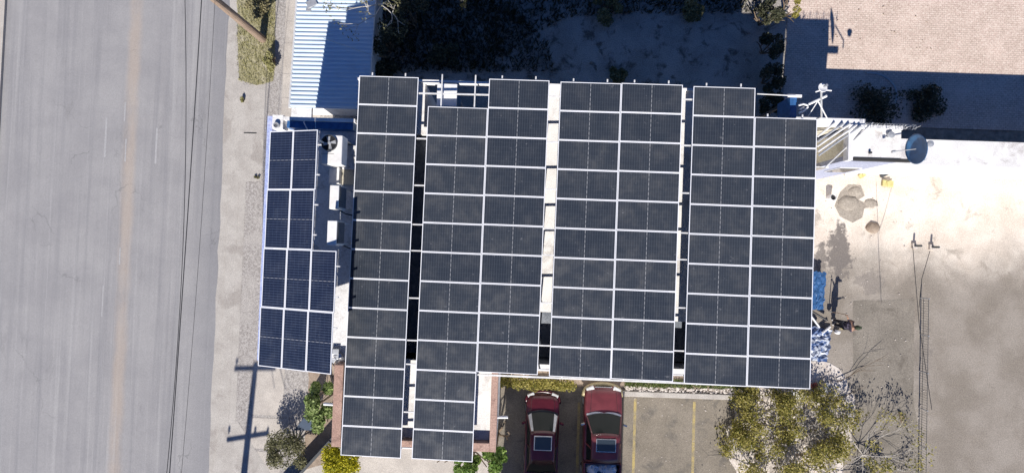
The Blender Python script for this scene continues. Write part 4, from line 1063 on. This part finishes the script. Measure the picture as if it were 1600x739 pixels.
# broken planks and sheets by the array corner
for i, (px, py, sx, sy, rz, mt, lab) in enumerate([(1288, 608, .25, .75, -.5, 'whitep', 'white broken board lying beside the array corner'), (1272, 602, .35, .22, .3, 'redp', 'small red plastic piece beside the array corner'),
      (1240, 617, .7, .5, .2, 'whitep', 'white sheet offcut below the array edge'), (1408, 652, .07, .55, .25, 'wood', 'short loose stick on the yard slab at right'), (1387, 287, .55, .32, -.1, 'yellowp', 'larger yellow plastic sheet by the lilac wall'),
      (1347, 274, .3, .22, .6, 'yellowp', 'small yellow scrap by the lilac wall'), (1383, 272, .5, .2, .4, 'grille', 'dark broken crate beside the yellow sheet'), (1324, 271, .25, .3, 0, 'whitep', 'white box standing below the bundle of steel tubes')]):
    p = P(px, py, .1)
    tag(MB().obox((p.x, p.y, .09), (sx, sy, .1), rz=rz).obox((p.x+.05, p.y+.04, .16), (sx*.5, sy*.6, .05), rz=rz+.5).build('debris', M[mt], bevel=.01), lab, 'debris')
# bucket
p = P(1298, 309, .2)
bk = empty('bucket', (p.x, p.y, .012), 'white bucket with dark opening standing beside the wet cement patch', 'bucket')
MB().lathe((0,0,0), [(0,0),(.13,0),(.17,.42),(.15,.42),(.12,.04),(0,.04)], 18).build('shell', M['whitep'], bk)
MB().lathe((0,0,.33), [(0,0),(.145,0)], 18).build('contents', M['black'], bk)
pts = [(.17*math.cos(a_), .17*math.sin(a_)*.9, .42+.02*math.sin(a_*3)) for a_ in [i*math.pi/8 for i in range(9)]]
MB().tube(pts, .008, 5).build('handle', M['galv'], bk)
p = P(1363, 356)
m = MB(); m.blob((p.x, p.y, .02), .36, (1, .85, .45), .1, rg, 14, 8)
tag(m.build('sand_mound', M['mound'], smooth=True), 'small brown sand mound on the bright yard concrete', 'mound')
for i, (px, py, s_) in enumerate([(1325, 317, .5), (1336, 300, .35), (1360, 318, .3)]):
    p = P(px, py); m = MB(); m.blob((p.x, p.y, .0), s_, (1.1, .8, .25), .16, rg, 12, 8)
    tag(m.build('cement_heap', M['cement'], smooth=True), ['largest grey heap of wet cement, with shovel marks', 'grey cement heap at the top of the wet patch', 'small grey cement heap at the right of the wet patch'][i], 'mound', 'heaps of wet cement')
# blue tarps beside the array
def tarp(name, pts, label, mat, z=.25, seed=1, amp=.12):
    rg = random.Random(seed); q4 = [P(a_, b_, z) for a_, b_ in pts]; n_ = 14; m = MB(); vs = []
    for j in range(n_+1):
        for i in range(n_+1):
            u, v = i/n_, j/n_; p = q4[0].lerp(q4[1], u).lerp(q4[3].lerp(q4[2], u), v)
            ed = (min(u, 1-u, v, 1-v) < .01)
            vs.append(p+Vector((rg.uniform(-.05,.05), rg.uniform(-.05,.05), rg.uniform(-amp, amp))))
    m.add(vs, [(j*(n_+1)+i, j*(n_+1)+i+1, (j+1)*(n_+1)+i+1, (j+1)*(n_+1)+i) for j in range(n_) for i in range(n_)])
    o = m.build(name, mat); s_ = o.modifiers.new('solid', 'SOLIDIFY'); s_.thickness = .01
    return tag(o, label, 'tarp', 'blue tarps beside the array')
tarp('tarp', [(1262, 482), (1287, 484), (1291, 426), (1262, 422)], 'flat blue tarp beside the array above the person', M['tarp'], .5, 1, .03)
k = NB('blue_white_tarp'); c_ = k.mix(k.ramp(k.noise(2.2, 4, .6, dist=.5), .45, .58), (.045,.09,.22), (.52,.55,.60)); MT = k.done(c_, .5)
tarp('tarp', [(1255, 562), (1292, 566), (1302, 515), (1258, 508)], 'crumpled blue and white tarp beside the array below the person', MT, .25, 2, .10)
for i, (px, py, l_, rz, mt, lab) in enumerate([(1278, 492, 1.1, .5, 'black', 'black pipe lying between the two blue tarps'), (1272, 500, .9, .9, 'galv', 'grey pipe lying between the two blue tarps'), (1291, 515, .5, -.7, 'whitep', 'short white pipe beside the crumpled tarp')]):
    p = P(px, py, .3); d = Vector((math.cos(rz), -math.sin(rz), 0))*l_/2
    tag(MB().tube([p-d, p+d], .06, 8).build('loose_pipe', M[mt]), lab, 'pipe')
# fence posts and right hand wire fence
def post(px, py, label, h=1.9, nm='post'):
    p = P(px, py, 0); r = empty(nm, p, label, 'post')
    MB().tube([(0,0,0),(0,0,h)], .055, 8).build('shaft', M['grille'], r); MB().box(-.13, .13, -.13, .13, 0, .12).build('footing', M['stone'], r); return r
post(1427, 384, 'dark short post with white footing at the right side of the yard', .5)
post(1454, 386, 'dark short post at the far right edge of the yard', .5)
fx = P(1447, 560, .4).x
fn = empty('wire_fence', (fx, -6, 0), 'thin dark wire fence along the right edge of the yard', 'fence')
m = MB(); 
for i in range(9): m.tube([(0, 4-i*1.9, 0), (0, 4-i*1.9, .55)], .03, 6)
m.build('fence_post', M['galv'], fn)
m = MB()
for z_ in (.2, .5): m.tube([(0, 4, z_), (0, -11.5, z_)], .012, 5)
for i in range(120): y_ = 4-i*.13; m.tube([(0, y_, .05), (0, y_, .52)], .007, 4)
m.build('fence_wire', M['grille'], fn)
# dark triangular sheet, and a dark strip built as a shadow line
a = [P(459, 672, 1.0), P(489, 672, 1.0), P(490, 634, 1.6)]
sh_ = empty('navy_triangle', (a[0].x, a[0].y, 0), 'dark navy triangular sheet over the gravel beside the bright green shrub', 'shade cloth')
of = Vector((a[0].x, a[0].y, 0))
o = MB().poly([p-of for p in a]).build('cloth', M['navy'], sh_); s_ = o.modifiers.new('s', 'SOLIDIFY'); s_.thickness = .015
m = MB()
for p in a: m.tube([(p.x-of.x, p.y-of.y, 0), (p.x-of.x, p.y-of.y, p.z)], .02, 6)
m.build('support', M['galv'], sh_)
a, b = P(470, 739, .8), P(522, 682, .8); d = (b-a); d = d/d.length
a2 = a-d*3
lw = empty('shadow_strip', (a2+b)/2*1.0, 'low dark strip standing for a wall shadow, running diagonally below the grey shrub', 'wall'); lw.location.z = 0
o = MB().obox(((a2+b)/2)*1.0-Vector(((a2+b)/2)*1.0)+Vector((0,0,.45)), ((b-a2).length, .14, .9), rz=math.atan2(d.y, d.x)).build('wall', M['grille'], lw)  # dark strip standing in for a shadow line
sheet('walkway', PP((520, 690), (770, 700), (770, 900), (430, 900), (460, 752)), M['sidewalk'], .092)
sheet('planting_soil', wobble(PP((484, 560), (525, 560), (525, 720), (470, 735), (478, 670)), .05), M['mound'], .0935)
# thin dark line drawn across the pavement
p = P(391, 208, .1)
tag(MB().box(p.x-.33, p.x+.33, p.y-.025, p.y+.025, .088, .105).build('pavement_line', M['dark_strip']), 'thin dark line across the pavement beside the terrace corner', 'drain')

# ------------------------------------------------------------------ person
pf = P(1301, 503, 0)
def skinned(name, verts, edges, radii, mat, parent, sub=1, loc=(0,0,0)):
    me = bpy.data.meshes.new(name); me.from_pydata([tuple(v) for v in verts], edges, []); me.materials.append(mat)
    o = bpy.data.objects.new(name, me); C.objects.link(o); o.parent = parent; o.location = loc
    o.modifiers.new('skin', 'SKIN'); me.skin_vertices.new() if not me.skin_vertices else None
    for i, r_ in enumerate(radii): me.skin_vertices[0].data[i].radius = (r_, r_) if not isinstance(r_, tuple) else r_
    me.skin_vertices[0].data[0].use_root = True
    s_ = o.modifiers.new('sub', 'SUBSURF'); s_.levels = sub; s_.render_levels = sub
    me.shade_smooth()
    return o
pr = empty('person', (pf.x, pf.y, .012), 'person in dark patterned shirt and trousers standing by the blue tarps', 'person', rz=0)
# body faces +X (toward the yard), right hand on a long handled shovel
V = [(0,0,.93),(0,0,1.05),(.01,0,1.2),(.02,0,1.36),(.03,0,1.46),(.05,0,1.56),(.065,0,1.64),   # 0 pelvis .. 6 head
     (0,-.10,.90),(.03,-.11,.50),(.0,-.12,.09),(.12,-.13,.04),                              # right leg 7-10
     (0,.10,.90),(-.02,.11,.50),(-.04,.12,.09),(.08,.14,.04),                               # left leg 11-14
     (.02,-.19,1.38),(.10,-.27,1.14),(.30,-.20,1.12),(.36,-.18,1.13),                        # right arm 15-18
     (.02,.19,1.38),(-.02,.30,1.16),(-.12,.42,1.28),(-.16,.46,1.30)]                         # left arm 19-22
Ed = [(0,1),(1,2),(2,3),(3,4),(4,5),(5,6),(0,7),(7,8),(8,9),(9,10),(0,11),(11,12),(12,13),(13,14),(3,15),(15,16),(16,17),(17,18),(3,19),(19,20),(20,21),(21,22)]
Rr = [(.13,.16),(.12,.14),(.13,.16),(.13,.17),.06,.075,.10,.09,.065,.045,.04,.09,.065,.045,.04,.07,.048,.036,.03,.07,.048,.036,.03]
skinned('body', V, Ed, Rr, M['skin'], pr, 2)
skinned('shirt', [V[0],V[1],V[2],V[3],V[15],(.07,-.24,1.22),V[19],(0,.26,1.24)], [(0,1),(1,2),(2,3),(3,4),(4,5),(3,6),(6,7)], [(.17,.20),(.17,.19),(.18,.21),(.18,.23),.095,.075,.095,.075], M['cloth'], pr, 2)
skinned('trousers', [V[0],V[7],V[8],(.0,-.12,.14),V[11],V[12],(-.04,.12,.14)], [(0,1),(1,2),(2,3),(0,4),(4,5),(5,6)], [(.17,.19),.135,.10,.08,.135,.10,.08], M['trouser'], pr, 2)
for s_, f_ in ((-1, V[9]), (1, V[13])):
    MB().blob((f_[0]+.07, f_[1], .05), .14, (1,.42,.38), .03, rg, 12, 8).build('shoe', M['shoe'], pr, smooth=True)
hx, hz = .075, 1.66
hat = MB(); hat.lathe((hx-.005, 0, hz+.02), [(.118,0),(.115,.05),(.09,.10),(.05,.125),(0,.13)], 18); hat.add([(hx+.06,-.09,hz+.02),(hx+.22,-.06,hz),(hx+.24,0,hz),(hx+.22,.06,hz),(hx+.06,.09,hz+.02)], [(0,1,2,3,4)])
hat.build('cap', M['cap'], pr, smooth=True)
MB().blob((hx+.105, 0, hz-.05), .018, (1,.8,1.4), .02, rg, 8, 6).build('nose', M['skin'], pr, smooth=True)
for s_ in (-1, 1):
    MB().blob((hx+.088, s_*.035, hz-.01), .012, (.6,1,.7), .02, rg, 8, 6).build('eye', M['black'], pr)
    MB().blob((hx-.005, s_*.10, hz-.03), .03, (.7,.35,1.1), .03, rg, 8, 6).build('ear', M['skin'], pr, smooth=True)
MB().box(hx+.088, hx+.096, -.025, .025, hz-.096, hz-.088).build('mouth', M['redp'], pr)
MB().blob((hx-.03, 0, hz-.03), .10, (.8,.98,.7), .05, rg, 12, 8).build('hair', M['black'], pr, smooth=True)
def hand(base, fwd, side, up):
    base, fwd, side, up = map(Vector, (base, fwd, side, up))
    skinned('hand', [base, base+fwd*.045, base+fwd*.085], [(0,1),(1,2)], [(.024,.03),(.028,.034),(.026,.034)], M['skin'], pr, 1)
    for i, l_ in enumerate((.062, .072, .067, .052)):
        o_ = base+fwd*.085+side*(.028-.0187*i)
        skinned('finger', [o_, o_+fwd*l_*.5, o_+fwd*l_*.72-up*l_*.4, o_+fwd*l_*.5-up*l_*.75], [(0,1),(1,2),(2,3)], [.009,.0085,.008,.007], M['skin'], pr, 1)
    o_ = base+fwd*.03+side*.03
    skinned('thumb', [o_, o_+side*.03+fwd*.02, o_+side*.035+fwd*.05-up*.02], [(0,1),(1,2)], [.011,.010,.008], M['skin'], pr, 1)
hand((.36,-.18,1.13), (1,0,0), (0,1,0), (0,0,1))
hand((-.16,.46,1.30), (-.6,.75,.1), (.75,.6,0), (0,0,1))
sv = empty('shovel', (pf.x-.22, pf.y+.56, .012), 'long handled shovel held upright by the person', 'shovel')
MB().tube([(0,0,.28),(.0,0,1.45)], .02, 8).build('handle', M['wood'], sv)
MB().add([(-.11,0,.3),(.11,0,.3),(.11,.03,.1),(0,.04,0),(-.11,.03,.1)], [(0,1,2,3,4)])
m = MB(); m.prism([(-.11,.30),(.11,.30),(.11,.10),(.0,.0),(-.11,.10)], -.006, .006); o = m.build('blade', M['galv'], sv); o.rotation_euler = (math.pi/2, 0, 0)
p = P(1317, 511, .1)
for i, (dx, dy, mt, lab) in enumerate([(0, 0, 'yellowp', 'pale yellow bag by the feet of the person'), (-.3, -.25, 'whitep', 'white sack on the ground below the person')]):
    tag(MB().blob((p.x+dx, p.y+dy, .12), .15, (1,.8,.8), .15, rg, 10, 7).build('sack', M[mt]), lab, 'sack')
